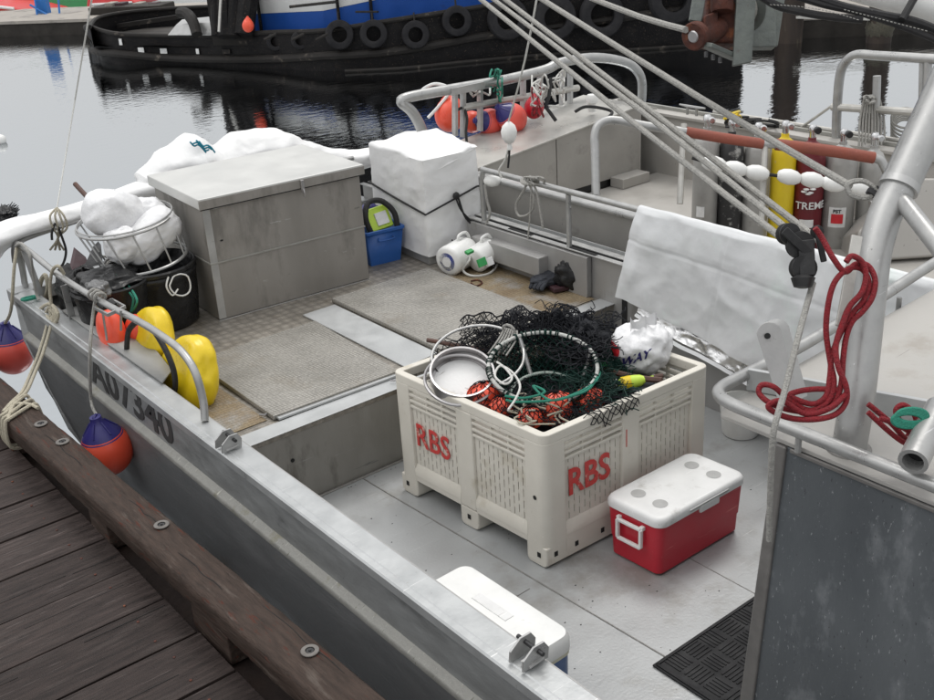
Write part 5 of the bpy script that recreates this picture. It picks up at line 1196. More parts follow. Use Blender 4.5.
# ------------------------------------------------------------------ MAT, BUCKET
mt = thing('rubber_mat', 'black rubber floor mat with woven bar pattern beside the cabin', 'mat', (3.4, 2.1, 0))
MB().bx(2.865, 3.75, 1.5, 2.535, .002, .012).build('mat_base', 'matr', mt, bevel=.004)
mb = MB()
for i in range(7):
    for j in range(9):
        x0_, y0_ = 2.91+i*.115, 1.55+j*.108
        for k in range(5):
            if (i+j) % 2: mb.bar((x0_+.01, y0_+.012+k*.02, .0135), (x0_+.105, y0_+.012+k*.02, .0135), .008, .005)
            else: mb.bar((x0_+.012+k*.02, y0_+.01, .0135), (x0_+.012+k*.02, y0_+.098, .0135), .008, .005)
o_ = mb.build('raised_bars', 'matr', mt, smooth=False); o_['kind'] = 'stuff'
for a, b_ in (((2.88, 1.5), (2.88, 2.52)), ((2.88, 2.52), (3.75, 2.52))): MB().bar((*a, .015), (*b_, .015), .012, .006).build('mat_border', 'matr', mt)
bk = thing('white_bucket', 'white plastic bucket on the well deck behind the roof rail', 'bucket', G(752, 440, 0))
c = G(751, 437, 0)
MB().lathe([(.001, .003), (.105, .003), (.11, .01), (.13, .20), (.138, .205), (.138, .22), (.128, .22), (.104, .02), (.001, .015)], c+vec(0, .08, 0), n=32, caps=False).build('bucket_body', 'white', bk, angle=50)
MB().tube(spline([c+vec(-.12, .08, .21), c+vec(-.09, .0, .23), c+vec(.05, -.04, .225), c+vec(.13, .06, .21)], 5), .003, 5).build('bail', 'steel', bk)

# ------------------------------------------------------------------ BLACK CAN, BASKET, BAGS
can = thing('black_bin', 'round black bin with a wire loop standing left of the grey locker', 'bin', (2.63, 6.98, BD))
cc = vec(2.61, 6.86, BD)
MB().lathe([(.001, .003), (.25, .003), (.265, .02), (.285, .2), (.292, .36), (.30, .37), (.30, .39), (.29, .40), (.302, .41), (.302, .43), (.29, .44), (.28, .43), (.26, .05), (.001, .03)], cc, n=48, caps=False).build('can', 'black_bag', can, angle=50)
wc_ = cc+vec(.06, -.30, .33)
MB().tube(ringpts(wc_, (.1, -1, .1), .075, 24, .15), .006, 6, closed=True).build('wire_loop', 'white', can)
MB().tube(spline([wc_+vec(-.07, 0, .08), wc_+vec(-.10, -.01, .02), wc_+vec(-.07, -.01, -.05), wc_+vec(-.02, 0, -.02)], 4), .006, 6).build('wire_hook', 'white', can)
bk_ = thing('wire_basket', 'round wire ring basket holding white bundles on top of the black bin', 'basket', cc+vec(-.05, 0, .44))
tn = vec(-.10, -.02, 1)
b0_ = vec(2.60, 6.92, .93); t0_ = vec(2.55, 7.02, 1.19)
RB, RTp = .285, .325
MB().tube(ringpts(b0_, tn, RB, 48), .011, 8, closed=True).build('bottom_ring', 'tube', bk_)
MB().tube(ringpts(t0_, tn, RTp, 48), .009, 8, closed=True).build('top_ring', 'tube', bk_)
MB().tube(ringpts(t0_+vec(0, 0, .02), tn, RTp*.985, 48), .006, 6, closed=True).build('top_ring', 'tube', bk_)
ba, ta = ringpts(b0_, tn, RB, 12), ringpts(t0_, tn, RTp, 12)
for i in range(12): MB().tube([ba[i], ta[i]], .006, 6).build('upright', 'tube', bk_)
def bundle(name, c, r3, seed, lab, cat, rot=None, amt=.22, fr=1.6, m_='bag', grp=None, pw=2.9):
    o_ = MB().ell(c, *r3, 56, 40, fn=lambda d: (abs(d.x)**pw+abs(d.y)**pw+abs(d.z)**pw)**(-1/pw)+amt*1.1*crease(d, fr*.8, seed)+amt*.12*crease(d, fr*2.7, seed+5), rot=rot).build(name, m_, angle=80)
    return tag(o_, lab, cat, grp)
bundle('white_bundle', vec(2.49, 7.04, 1.24), (.20, .16, .16), 1, 'big white plastic bundle heaped on the wire basket', 'bundle', Matrix.Rotation(.35, 3, 'Z') @ Matrix.Rotation(.45, 3, 'Y'), .12)
bundle('cream_bundle', vec(2.65, 6.88, 1.09), (.22, .14, .13), 5, 'off white rolled bundle inside the wire basket above the black bin', 'bundle', Matrix.Rotation(-.5, 3, 'Y'), .12)
bundle('white_bundle', vec(2.70, 7.08, 1.18), (.16, .12, .11), 7, 'small white bundle at the right side of the wire basket by the locker', 'bundle')
bundle('white_bundle', vec(2.44, 6.85, 1.08), (.11, .10, .12), 9, 'white bag corner low at the left of the wire basket', 'bundle')
# black tub left
bl = thing('black_tub', 'black tub lined with a bin bag behind the port bow rail', 'tub', (2.3, 7.0, BD))
MB().lathe([(.001, .003), (.21, .003), (.23, .3), (.25, .42), (.24, .43), (.2, .1), (.001, .05)], (2.27, 6.75, BD), n=40, caps=False).build('tub_body', 'black_bag', bl, angle=50)
bundle('black_bag', vec(2.26, 6.76, .88), (.22, .20, .08), 12, 'crumpled black rubbish bag in the black tub', 'rubbish bag', m_='black_bag', amt=.4)
bundle('black_bag', vec(2.22, 7.22, .70), (.14, .20, .19), 14, 'black rubbish bag standing between the bow rail and the tub', 'rubbish bag', m_='black_bag', amt=.35)
mb = MB().prism([G(88, 268, .95), G(96, 250, .98), G(101, 245, 1.0), G(103, 264, .95)], vec(.02, .1, 0)); tag(mb.build('dark_flap', 'black'), 'pointed black flap sticking up left of the basket', 'flap')
mb = MB().prism([G(72, 270, .95), G(76, 252, 1.0), G(88, 262, .95)], vec(.03, .12, 0)); tag(mb.build('cardboard_flap', 'board'), 'brown flap standing above the black tub', 'flap')
bundle('clear_wrap', G(98, 290, .93), (.07, .09, .05), 15, 'clear plastic wrap stuffed behind the port rail', 'plastic wrap', m_='clear', amt=.4)
loop('handle_stick', [D(88, 198, 8.9), D(75, 184, 9.0)], .02, 'wood_brown', 'brown wooden handle end standing up behind the white bundle', 'handle', 1, sides=10)
loop('green_netting', [G(x, y, z) for x, y, z in ((112, 272, .95), (120, 285, .9), (133, 297, .85), (131, 312, .75), (137, 300, .85), (126, 283, .9), (116, 275, .95))], .008, 'rope_green', 'green cord trailing down the black bin', 'cord')
mb = MB(); tangle(mb, 110, 262, 8.0, 6, 6, 8, .007, random.Random(2), .05); tag(mb.build('grey_knot', 'rope_grey'), 'grey cord knotted at the foot of the wire basket', 'knot')
mb = MB(); tangle(mb, 193, 257, 7.9, 6, 8, 6, .010, random.Random(12), .05); tag(mb.build('tan_knot', 'rope_tan'), 'tan rope bunched between the basket and the locker', 'knot')

# ------------------------------------------------------------------ BOW TARPS
def roll(pts, rads, seed, name, lab, n=90, flat=.58, parent=None):
    c = spline(pts, n//(len(pts)-1)); N_ = len(c)
    def fn(u, v):
        k = min(N_-1, int(v*(N_-1)+.5)); p = c[k]; t = (c[min(k+1, N_-1)]-c[max(k-1, 0)]).normalized(); sd = t.cross(vec(0, 0, 1)).normalized(); up_ = sd.cross(t)
        f = v*(len(rads)-1); i = min(int(f), len(rads)-2); r = rads[i]+(rads[i+1]-rads[i])*(f-i); a = 2*math.pi*u
        q = p+(sd*math.cos(a)+up_*math.sin(a)*flat)*r
        g = 1+.34*crease(vec(q.x*.5, q.y*.5, q.z*2), 2.4, seed)+.04*math.sin(a*4+v*7)+.10*crease(vec(q.x*.4, q.y, q.z*1.6), 6, seed+3)
        if v < .02 or v > .98: g *= .5
        return p+(sd*math.cos(a)+up_*math.sin(a)*flat)*r*g
    return tag(MB().grid(fn, 40, N_-1, True).build(name, 'white_tarp', angle=80), lab, 'tarp')
roll([GY(-12, 258, 7.95), GY(2, 236, 7.9), GY(40, 223, 7.9), GY(75, 212, 7.9), GY(120, 198, 7.95), GY(170, 184, 7.95), GY(230, 172, 7.95)], [.10, .15, .11, .11, .11, .13, .16], 3, 'rolled_tarp', 'long rolled white tarp lashed along the port side of the bow rail')
roll([GY(140, 186, 8.0), GY(165, 172, 8.02), GY(190, 162, 8.05), GY(215, 164, 8.05), GY(245, 156, 8.08), GY(275, 152, 8.08), GY(305, 158, 8.05), GY(350, 160, 7.95), GY(385, 154, 7.75), GY(415, 146, 7.5)], [.10, .19, .27, .20, .27, .29, .21, .14, .13, .12], 8, 'draped_tarp', 'white crumpled tarp heaped over the bow rail behind the grey locker', 180, .72)
bundle('tarp_bundle', GY(410, 148, 7.45), (.32, .22, .10), 25, 'low white tarp mound behind the wrapped crate', 'bundle', m_='white_tarp', amt=.2, rot=Matrix.Rotation(.5, 3, 'Z'))
mb = MB()
for i in range(4):
    pts = [GY(190+i*3+k*4, 142+k*2.2+2*math.sin(k*2+i*2), 7.76) for k in range(5)]; mb.tube(spline(pts, 4), .007, 5)
tag(mb.build('teal_twine', 'rope_teal'), 'teal twine tied on the white tarp bundle', 'twine')
mb = MB(); rnd = random.Random(30)
for x in (50, 55, 60, 64): mb.tube(spline([GY(57, 208, 7.75), GY(x, 216, 7.70), GY(x+3, 228, 7.70), GY(58, 238, 7.74), GY(x, 250, 7.8)], 4), .008, 6)
tag(mb.build('tarp_lashing', 'rope_tan'), 'pale rope lashed round the rolled tarp at the bow', 'lashing')
loop('black_lead', [GY(x, y, 7.7) for x, y in ((52, 240, ), (52, 232), (56, 224), (63, 240), (66, 252), (63, 264), (58, 268))], .009, 'rubber', 'black cord hanging from the rolled tarp', 'cord')
loop('bow_line', [GY(56, 214, 7.72), D(75, 100, 8.0), D(95, -20, 7.0)], .006, 'rope_white', 'thin line rising from the rolled tarp to the top left', 'line', 3)

# ------------------------------------------------------------------ YELLOW + RED BUOYS INSIDE RAIL
def blob(name, c, r3, seed, lab, m_, rot, amt=.1, cat='buoy', grp=None, pw=2.7):
    return bundle(name, c, r3, seed, lab, cat, rot, amt, 1.2, m_, grp, pw)
R1 = Matrix.Rotation(math.radians(-28), 3, 'X') @ Matrix.Rotation(math.radians(10), 3, 'Y')
R2 = Matrix.Rotation(math.radians(-30), 3, 'X') @ Matrix.Rotation(math.radians(14), 3, 'Y')
blob('yellow_float', GX(153, 345, 2.28)+vec(0, 0, .04), (.10, .27, .19), 31, 'farther yellow vinyl float behind the port rail, beside the red one', 'yellow', R2, .12, 'float', 'yellow vinyl floats')
blob('yellow_float', GX(188, 381, 2.26)+vec(0, 0, .02), (.115, .37, .235), 34, 'nearer yellow vinyl float under the bent end of the port rail', 'yellow', R2, .12, 'float', 'yellow vinyl floats')
loop('black_strap', [GX(x, y, 2.10) for x, y in ((152, 328), (160, 340), (168, 355), (174, 372), (175, 388), (170, 396), (163, 397))], .018, 'rubber', 'thick black hose looped over the yellow floats', 'hose')
loop('black_hose', [GX(x, y, 2.08) for x, y in ((136, 322), (129, 330), (127, 343), (127, 354))], .018, 'rubber', 'black band between the red and the yellow floats', 'band')
blob('red_float', G(112, 332, .70), (.08, .12, .16), 41, 'bright red float under the small bracket on the port rail', 'orange', Matrix.Rotation(-.4, 3, 'X'), .08, pw=2.1)
blob('red_float', G(137, 330, .70), (.06, .10, .10), 43, 'small red float partly hidden behind the black band', 'orange', Matrix.Rotation(-.4, 3, 'X'), .08, pw=2.1)
# bracket tray on the rail
tr = thing('rail_bracket', 'small silver bracket clamped on the port rail above the red float', 'bracket', GX(108, 308, 2.0))
q = [GX(95, 308, 1.98), GX(108, 315, 1.96), GX(125, 307, 2.06), GX(112, 300, 2.1)]
for i in range(4): MB().bar(q[i], q[(i+1) % 4], .012, .022).build('frame_bar', 'tube', tr, bevel=.002)
MB().obx(GX(108, 306, 2.04)+vec(0, 0, .01), (1, 0, 0), (0, 1, 0), (0, 0, 1), .05, .05, .012).build('rubber_block', 'rubber', tr, bevel=.003)
for a, b_ in (((103, 314), (107, 340)), ((121, 310), (121, 330))): MB().tube([GX(*a, 1.99), GX(*b_, 2.02)], .007, 6).build('bracket_leg', 'tube', tr)

# ------------------------------------------------------------------ FENDERS + mooring ropes
p1 = buoy(107, 449, 6.55, .155, 'orange', 'navy', 'red fender with navy crown hanging between hull and dock beam', up=(-.12, .0, 1), name='fender')
p0 = buoy(12, 352, 8.4, .165, 'coral', 'navy', 'faded coral fender with navy crown at the left edge by the bow', up=(.0, .0, 1), name='fender')
loop('fender_line', [p1+vec(-.01, 0, .22), GX(91, 400, 1.84), GX(90, 350, 1.86), GX(93, 315, 1.97), GX(96, 296, 2.0)], .010, 'rope_grey', 'grey line from the port rail to the nearer red fender', 'line', 5)
loop('fender_line', [p0+vec(0, 0, .24), GX(11, 310, 1.86), GX(14, 270, 1.92), GX(17, 246, 2.0)], .012, 'rope_tan', 'tan line from the bow corner to the coral fender', 'line', 5)
mb = MB()
for k in range(3): mb.tube(ringpts(GX(94+k*3, 294+k*2, RX), (0, 1, .3), .035, 16, .2, k), .009, 6, closed=True)
tag(mb.build('rail_hitch', 'rope_grey'), 'grey hitch on the port rail above the fender line', 'knot')
mr = thing('mooring_rope', 'pale mooring rope from the bow rail to the dock beam', 'rope', G(48, 330, .66))
for k, dx in enumerate((0, 4)):
    MB().tube(spline([GX(48+dx, 322, 1.93), GX(40+dx, 350, 1.80), GX(30+dx, 375, 1.66), G(22+dx, 392, .51), G(12+dx*.5, 402, .52), G(3, 412, .51)], 6), .011, 8).build('strand', 'rope_tan', mr)
for k in range(3):
    MB().tube(spline([GX(46+3*k, 318, 1.93), GX(40+6*k, 310+k*4, 1.95), GX(50, 304+k*3, 1.96), GX(58-2*k, 314, 1.95), GX(54, 324, 1.93)], 5, True), .012, 8, True).build('knot_turn', 'rope_tan', mr)
MB().tube(spline([GX(52, 310, 1.95), GX(50, 290, 1.97), GX(52, 272, 1.99), GX(58, 266, 2.0), GX(64, 274, 2.03)], 5), .011, 8).build('strand', 'rope_tan', mr)
yy = 6.05
for k in range(3):
    y_ = yy-.03+.045*k; sh_ = bsh(yy)
    MB().tube(spline([(BX0+sh_-.012, y_, .34), (BX0+sh_-.012, y_, .49), (BX0+sh_+.03, y_+.01, .513), (BX1+sh_-.02, y_+.09+.03*k, .513), (BX1+sh_+.014, y_+.1+.03*k, .48), (BX1+sh_+.014, y_+.1, .37), (1.40, y_+.05, .30)], 5, True), .011, 8, True).build('beam_turn', 'rope_tan', mr)
MB().tube(spline([G(22, 392, .515), G(12, 408, .515), G(8, 420, .512), G(14, 405, .515), G(28, 404, .515), G(38, 408, .512)], 5), .010, 8).build('strand', 'rope_tan', mr)
loop('green_knot', ringpts(G(30, 298, .67), (0, .2, 1), .05, 14, .3), .012, 'rope_green', 'green twine knotted at the bow end of the gunwale', 'twine', 1, True)
loop('bow_grey_rope', [GX(x, y, 1.99) for x, y in ((16, 246), (22, 244), (30, 256), (33, 275), (36, 292), (39, 300))], .011, 'rope_grey', 'grey rope hanging inside the bow corner post', 'rope')
loop('brown_rope', [GX(x, y, 2.1) for x, y in ((42, 300), (40, 285), (45, 275), (48, 288), (44, 302))], .016, 'rope_tan', 'tan rope bight hung behind the bow posts', 'rope')

# ------------------------------------------------------------------ RIGGING LINES, BLOCKS, RED ROPE
def rig(pts, r, lab, m_='rope_grey', name='rigging_line', n=2): return loop(name, pts, r, m_, lab, 'line', n, sides=8)
rig([D(792, 246, 3.65), D(640, 128, 4.6), D(475, -5, 6.0)], .0125, 'leftmost of the parallel grey lines running down to the black pulleys')
rig([D(803, 242, 3.65), D(650, 118, 4.6), D(486, -6, 6.0)], .0115, 'middle one of the parallel grey lines running down to the black pulleys')
rig([D(818, 240, 3.68), D(660, 118, 4.6), D(495, -8, 6.0)], .0125, 'rightmost of the parallel grey lines running down to the black pulleys')
rig([D(850, 186, 3.8), D(700, 98, 4.6), D(530, -8, 5.9)], .014, 'grey stay ending in an eye splice beside the mast')
loop('eye_splice', [D(x, y, 3.8) for x, y in ((848, 184), (862, 181), (874, 188), (872, 195), (862, 198), (850, 194))], .010, 'rope_grey', 'eye splice loop at the lower end of the grey stay', 'eye splice', 4, True)
loop('shackle', [D(x, y, 3.8) for x, y in ((868, 190), (878, 196), (885, 200))], .016, 'dark_steel', 'dark shackle at the end of the eye splice', 'shackle', 2)
rig([D(686, 30, 4.2), D(640, 17, 4.6), D(575, -8, 5.2)], .013, 'grey rope running into the rusty end of the winch')
rig([D(813, 283, 3.6), D(800, 330, 3.5), D(785, 390, 3.45), D(774, 430, 3.42), D(771, 470, 3.5), D(769, 540, 3.7)], .0105, 'grey line hanging down from the black pulleys across the roof rail', n=5)
pbk = thing('pulley_block', 'pair of black pulley blocks where the grey lines meet', 'pulley', D(800, 262, 3.65))
vd = -ray(795, 260).normalized()
def sheave(px, py, r, t, tilt=0):
    c = D(px, py, t); ax_ = (vd+RR*tilt).normalized()
    s_ = MB().lathe([(r*.3, -.022), (r, -.020), (r*1.02, -.012), (r*.8, -.008), (r*.7, 0), (r*.8, .008), (r*1.02, .012), (r, .020), (r*.3, .022)], c, ax_, n=24).build('sheave', 'black', pbk)
    MB().lathe([(r*.28, .02), (r*.22, .028), (.001, .028)], c, ax_, n=12, caps=False).build('axle_pin', 'dark_steel', s_)
    return c
sheave(788, 234, .036, 3.62, .4); sheave(800, 245, .045, 3.6, .2); sheave(803, 268, .042, 3.58, .3); sheave(817, 232, .022, 3.62)
MB().bar(D(784, 230, 3.57), D(812, 256, 3.56), .03, .012, vd).build('cheek', 'black', pbk, bevel=.004)
MB().bar(D(806, 240, 3.57), D(808, 276, 3.55), .05, .012, vd).build('cheek', 'black', pbk, bevel=.004)
MB().bar(D(816, 226, 3.6), D(824, 262, 3.6), .02, .05, vd).build('cheek', 'black', pbk, bevel=.004)
MB().lathe([(.02, -.01), (.04, 0), (.03, .03), (.01, .035)], D(803, 278, 3.56), UU*-1, n=16).build('swivel', 'dark_steel', pbk)
mb = MB()
rrp = [
 [(815, 228), (822, 238), (833, 258), (845, 272), (856, 264), (868, 266), (875, 280), (872, 298), (862, 312), (852, 322), (846, 338), (843, 360), (841, 385), (833, 404), (815, 412), (790, 410), (770, 403), (759, 393), (762, 385), (774, 387), (788, 399), (808, 410), (826, 404), (834, 385), (830, 360), (826, 330), (829, 300), (836, 280), (850, 268), (863, 270), (869, 284), (864, 300), (852, 314), (840, 334), (832, 356), (830, 376), (826, 396), (812, 404), (790, 396), (800, 391), (818, 389), (838, 390)],
 [(846, 262), (852, 256), (862, 262), (866, 275), (862, 292), (850, 306), (843, 322), (836, 345), (838, 366), (846, 386), (846, 402), (836, 414), (818, 419), (796, 419), (778, 414), (768, 406), (782, 401), (806, 414), (830, 408), (846, 394)],
]
for k, pts in enumerate(rrp): mb.tube(spline([D(x, y, 3.50-.022*k+.012*math.sin(x*.11+y*.05)) for x, y in pts], 6), .0096, 8)
for k, pts in enumerate(([(868, 404), (878, 412), (892, 424), (905, 438), (920, 446), (940, 452)], [(868, 412), (885, 428), (900, 440), (915, 448)], [(899, 420), (896, 410), (903, 405), (912, 411), (916, 422), (908, 436)], [(880, 418), (900, 426), (925, 440), (940, 438)])):
    mb.tube(spline([D(x, y, 3.55-.02*k) for x, y in pts], 6), .0096, 8)
tag(mb.build('red_rope', 'rope_red', angle=60), 'red rope looped on the cleat bar and piled at the foot of the mast', 'rope')
mb = MB()
for k in range(3): mb.tube(spline([D(908+22*math.cos(a)*.7+k*2, 420+7*math.sin(a)-k*2, 3.45) for a in [i*math.pi/4 for i in range(8)]], 3, True), .008, 6, True)
tag(mb.build('green_turns', 'rope_green'), 'green rope turns round the open pipe end at the right edge', 'rope')

# ------------------------------------------------------------------ TUG
tug = thing('tugboat', 'black hulled tugboat with blue and white deckhouse across the water', 'tugboat', G(300, 60, WZ))
cols = [(88, 40, 30), (90, 52, 27), (96, 60, 26), (106, 63, 30), (125, 65, 34), (166, 64, 36), (213, 66, 36), (279, 69, 32.5), (328, 71.5, 31), (392, 69, 21.5), (440, 65, 14), (479, 61, 8), (540, 56, -3), (600, 52, -12), (690, 47, -30), (744, 44, -40)]
wl = [G(x, yw, WZ) for x, yw, yt in cols]
# smooth waterline points
def hz(i): return V(cols[i][0], cols[i][2], wl[i])
tops = [hz(i) for i in range(len(cols))]
tcen = G(400, 20, WZ)
inw = vec(.55, .83, 0)
sp_b = spline([vec(p.x, p.y, WZ-.3) for p in wl], 4); sp_t = spline([vec(p.x, p.y, t) for p, t in zip(wl, tops)], 4)
N_ = len(sp_b)
def tugf(u, v):
    k = min(N_-1, int(round(u*(N_-1)))); b_, t_ = sp_b[k], sp_t[k]
    q = b_.lerp(t_, v); 
    if k < 16: q += (vec(11.5, 25, 0)-vec(q.x, q.y, 0)).normalized()*(.25*(1-v))*(1-k/16)
    return q
MB().grid(tugf, N_-1, 6).build('hull_side', 'tug_black', tug, angle=60)
MB().tube([t_+vec(0, 0, .01) for t_ in sp_t], .05, 8).build('bulwark_rail', 'tug_rub', tug)
gp = [(96, 50), (106, 51.5), (125, 54), (166, 57.5), (213, 59), (279, 58.5), (328, 55.5), (378, 53), (430, 46), (479, 37), (540, 29), (600, 21), (690, 8), (744, 0)]
pts = []
for x, y in gp:
    k = min(range(N_), key=lambda i: abs((lambda q: q)(0)+ (x-( (RR.dot(sp_b[i]-CP)/FW.dot(sp_b[i]-CP))*FPX+467)))); p = sp_b[k]; pts.append(vec(p.x, p.y, V(x, y, p))-inw*.04)
MB().tube(spline(pts, 4), .085, 8).build('rub_guard', 'tug_rub', tug)
pts2 = []
for x, y in ((345, 71), (400, 68.5), (460, 62.5), (529, 56), (600, 51.5), (665, 47.5), (738, 42)):
    p = G(x, y, WZ+.03); pts2.append(p-inw*.02)
MB().tube(spline(pts2, 4), .04, 6).build('chine_strake', 'tug_rub', tug)
# freeing ports (white seen through)
for x, y, w_, h_ in ((147, 49.5, 6, 5), (168, 50.5, 8, 5), (200, 51, 4, 5), (130, 41, 3.5, 6), (226, 51.5, 10, 4)):
    k = min(range(N_), key=lambda i: abs(x-((RR.dot(sp_b[i]-CP)/FW.dot(sp_b[i]-CP))*FPX+467))); p = sp_b[k]; t_ = (sp_b[k+1]-sp_b[k-1]).normalized()
    z_ = V(x, y, p); sc = FW.dot(p-CP)/FPX
    MB().obx(vec(p.x, p.y, z_)-inw*.03, t_, inw, (0, 0, 1), w_*sc/2, .02, h_*sc/2).build('freeing_port', 'cooler_lid' if x != 226 else 'tug_rub', tug)
# deck and far bulwark
fr = [G(x, y, .36) for x, y in ((90, 28), (96, 20), (112, 15.5), (140, 12), (180, 9), (230, 7), (290, 4), (400, -4))]
MB().add([vec(p.x, p.y, -.05) for p in fr]+[vec(p.x, p.y, -.05) for p in reversed(wl[:12])], [tuple(range(len(fr)+12))]).build('deck', 'tug_deck', tug, smooth=False)
spf = spline(fr, 4)
MB().grid(lambda u, v: vec(spf[int(u*(len(spf)-1))].x, spf[int(u*(len(spf)-1))].y, -.1+v*.48), len(spf)-1, 2).build('far_bulwark', 'tug_black', tug)
MB().tube([p+vec(0, 0, .02) for p in spf], .05, 8).build('far_rail', 'tug_rub', tug)
MB().bar(D(118, 26, 27), D(178, 17, 26.5), .12, .1).build('inner_rail', 'tug_rub', tug)
MB().prism([D(167, 36, 24), D(176, 25, 24), D(216, 21, 23.2), D(218, 36, 23.2)], inw*1.0).build('deck_box', 'alu', tug, bevel=.03)
MB().tube(spline([D(180, 13, 23.8), D(187, 14, 23.6), D(193, 22, 23.4), D(197, 35, 23.3)], 5), .12, 10).build('tow_bitt', 'tug_rub', tug)
for a, b_, r in (((216, 36), (214, -20), .10), ((225, 37), (222, -20), .16), ((233, 37), (236, -20), .16), ((243, 36), (250, -20), .22)):
    MB().tube([D(*a, 22.8), D(*b_, 22.8)], r, 10).build('winch_frame', 'tug_black', tug)
MB().obx(D(232, 20, 23.1), RR, vec(0, 0, 1), inw, .45, .5, .2).build('tow_winch', 'tug_rub', tug)
MB().tube([D(219, 32, 22.5), D(221, -5, 22.5)], .03, 6).build('pipe', 'tube_warm', tug)
# deckhouse
ha, hb = D(249, 34, 22.4), None
k1 = [(252, 35), (330, 31), (392, 20.5), (479, 7), (560, -8), (680, -30), (738, -42)]
hp2 = []
for x, y in k1:
    k = min(range(N_), key=lambda i: abs(x-((RR.dot(sp_b[i]-CP)/FW.dot(sp_b[i]-CP))*FPX+467))); p = sp_b[k]+inw*.75; hp2.append(vec(p.x, p.y, 0))
zb_ = [.02, .05, .25, .45, .62, .8, .95]; 
def house(z0s, z1s, name, m_):
    mb = MB(); n_ = len(hp2)
    for i in range(n_): mb.v += [vec(hp2[i].x, hp2[i].y, z0s[i]), vec(hp2[i].x, hp2[i].y, z1s[i]), vec(hp2[i].x+inw.x*3, hp2[i].y+inw.y*3, z1s[i]), vec(hp2[i].x+inw.x*3, hp2[i].y+inw.y*3, z0s[i])]
    for i in range(n_-1):
        for a in range(4): mb.f.append((i*4+a, i*4+(a+1) % 4, i*4+4+(a+1) % 4, i*4+4+a))
    mb.f += [(0, 3, 2, 1), (n_*4-4, n_*4-3, n_*4-2, n_*4-1)]
    return mb.build(name, m_, tug, smooth=False)
house([-.1]*7, [.56, .66, .86, 1.5, 2.2, 2.6, 2.6], 'house_base', 'tug_blue')
house([.565, .665, .865, 1.505, 2.205, 2.605, 2.605], [.95, 1.0, 1.15, 1.7, 2.4, 2.8, 2.8], 'house_wall', 'tug_white')
house([.955, 1.005, 1.155, 1.705, 2.405, 2.805, 2.805], [4.2]*7, 'unseen_upper_block', 'tug_black')  # added out of view, black to darken the tug's reflection in the water
for x in (272, 345, 379):
    k = min(range(N_), key=lambda i: abs(x-((RR.dot(sp_b[i]-CP)/FW.dot(sp_b[i]-CP))*FPX+467))); p = sp_b[k]+inw*.70
    MB().tube([vec(p.x, p.y, -.05), vec(p.x, p.y, 1.6)], .035, 6).build('house_post', 'tug_black', tug)
MB().tube([D(290, 7, 20.5), D(336, 2, 20)], .03, 6).build('handrail', 'tug_rub', tug)
MB().tube([D(356, 12, 19.5), D(378, 12, 19)], .02, 6).build('handrail', 'tug_black', tug)
# knee brackets along the bulwark
for x in (270, 298, 322): MB().tube([D(x-6, 40, 21), D(x+6, 34, 21)], .03, 6).build('stanchion', 'tug_rub', tug)
buoy(248, 26, 21.8, .12, 'orange', 'orange', 'orange buoy hanging on the tugboat beside the tow winch', up=(.1, 0, 1))
tyres = [(340, 34, 14, 'first large tyre fender from the left on the tugboat'), (376, 33, 13.5, 'second large tyre fender from the left on the tugboat'), (417, 34, 13.5, 'tyre fender below the blue house, third from the left'), (461, 20, 14.5, 'tyre fender hung higher, fourth from the left'),
         (507, 18, 20, 'tyre fender behind the parallel grey lines'), (557, 17, 21, 'tyre fender on the tugboat right of the thin white line'), (604, 14, 22, 'tyre fender on the tugboat left of the winch rope'), (665, -2, 24, 'tyre fender cut by the top edge left of the winch'),
         (275, 42, 9, 'small half hidden tyre fender on the tugboat nearest the orange buoy'), (308, 40, 9, 'small half hidden tyre fender beside the large ones')]
for x, y, r, lab in tyres:
    k = min(range(N_), key=lambda i: abs(x-((RR.dot(sp_b[i]-CP)/FW.dot(sp_b[i]-CP))*FPX+467))); p = sp_b[k]; t_ = (sp_b[min(k+1, N_-1)]-sp_b[k-1]).normalized()
    z_ = V(x, y, p); sc = FW.dot(p-CP)/FPX; R__ = r*sc
    c = vec(p.x, p.y, z_)-inw*(R__*.36+.02) if r > 10 else vec(p.x, p.y, z_)+inw*.02
    nn = (-inw+vec(0, 0, .12)).normalized()
    prf = [(R__*.52, R__*.22), (R__*.55, R__*.30), (R__*.75, R__*.34), (R__*.93, R__*.27), (R__, R__*.12), (R__, -R__*.12), (R__*.93, -R__*.27), (R__*.75, -R__*.34), (R__*.55, -R__*.30), (R__*.52, -R__*.22), (R__*.56, 0), (R__*.52, R__*.22)]
    o_ = MB().lathe(prf, c, nn, n=32, caps=False).build('tyre_fender', 'tire', angle=35)
    tag(o_, lab, 'tyre', 'tyre fenders along the tugboat')
    if r > 12: MB().tube([c+vec(0, 0, R__*.8), c+vec(0, 0, R__*1.5)+inw*.1], .02, 5).build('chain', 'tug_rub', o_)

# ------------------------------------------------------------------ FAR LEFT DOCK AND BOATS
fd = bpy.data.objects.new('far_pontoon', None); COL.objects.link(fd); L0 = G(-60, 39, WZ); L1 = G(160, 32, WZ); fd.location = L0; WL[fd] = L0.copy(); structure(fd)
dn = (L1-L0).normalized(); nn = vec(-dn.y, dn.x, 0); nn = nn if nn.y > 0 else -nn
MB().obx((L0+L1)/2+nn*1.5+vec(0, 0, .12), dn, nn, (0, 0, 1), (L1-L0).length/2+1, 1.5, .22).build('pontoon_side', 'far_dark', fd)
MB().obx((L0+L1)/2+nn*1.5+vec(0, 0, .38), dn, nn, (0, 0, 1), (L1-L0).length/2+1, 1.55, .04).build('pontoon_deck', 'concrete', fd)
bb_ = thing('blue_dock_rail', 'blue painted steel rail and post along the far pontoon', 'rail', D(50, 20, 32))
MB().obx(D(40, 20, 32), dn, nn, (0, 0, 1), 2.5, .1, .07).build('rail_bar', 'far_blue', bb_)
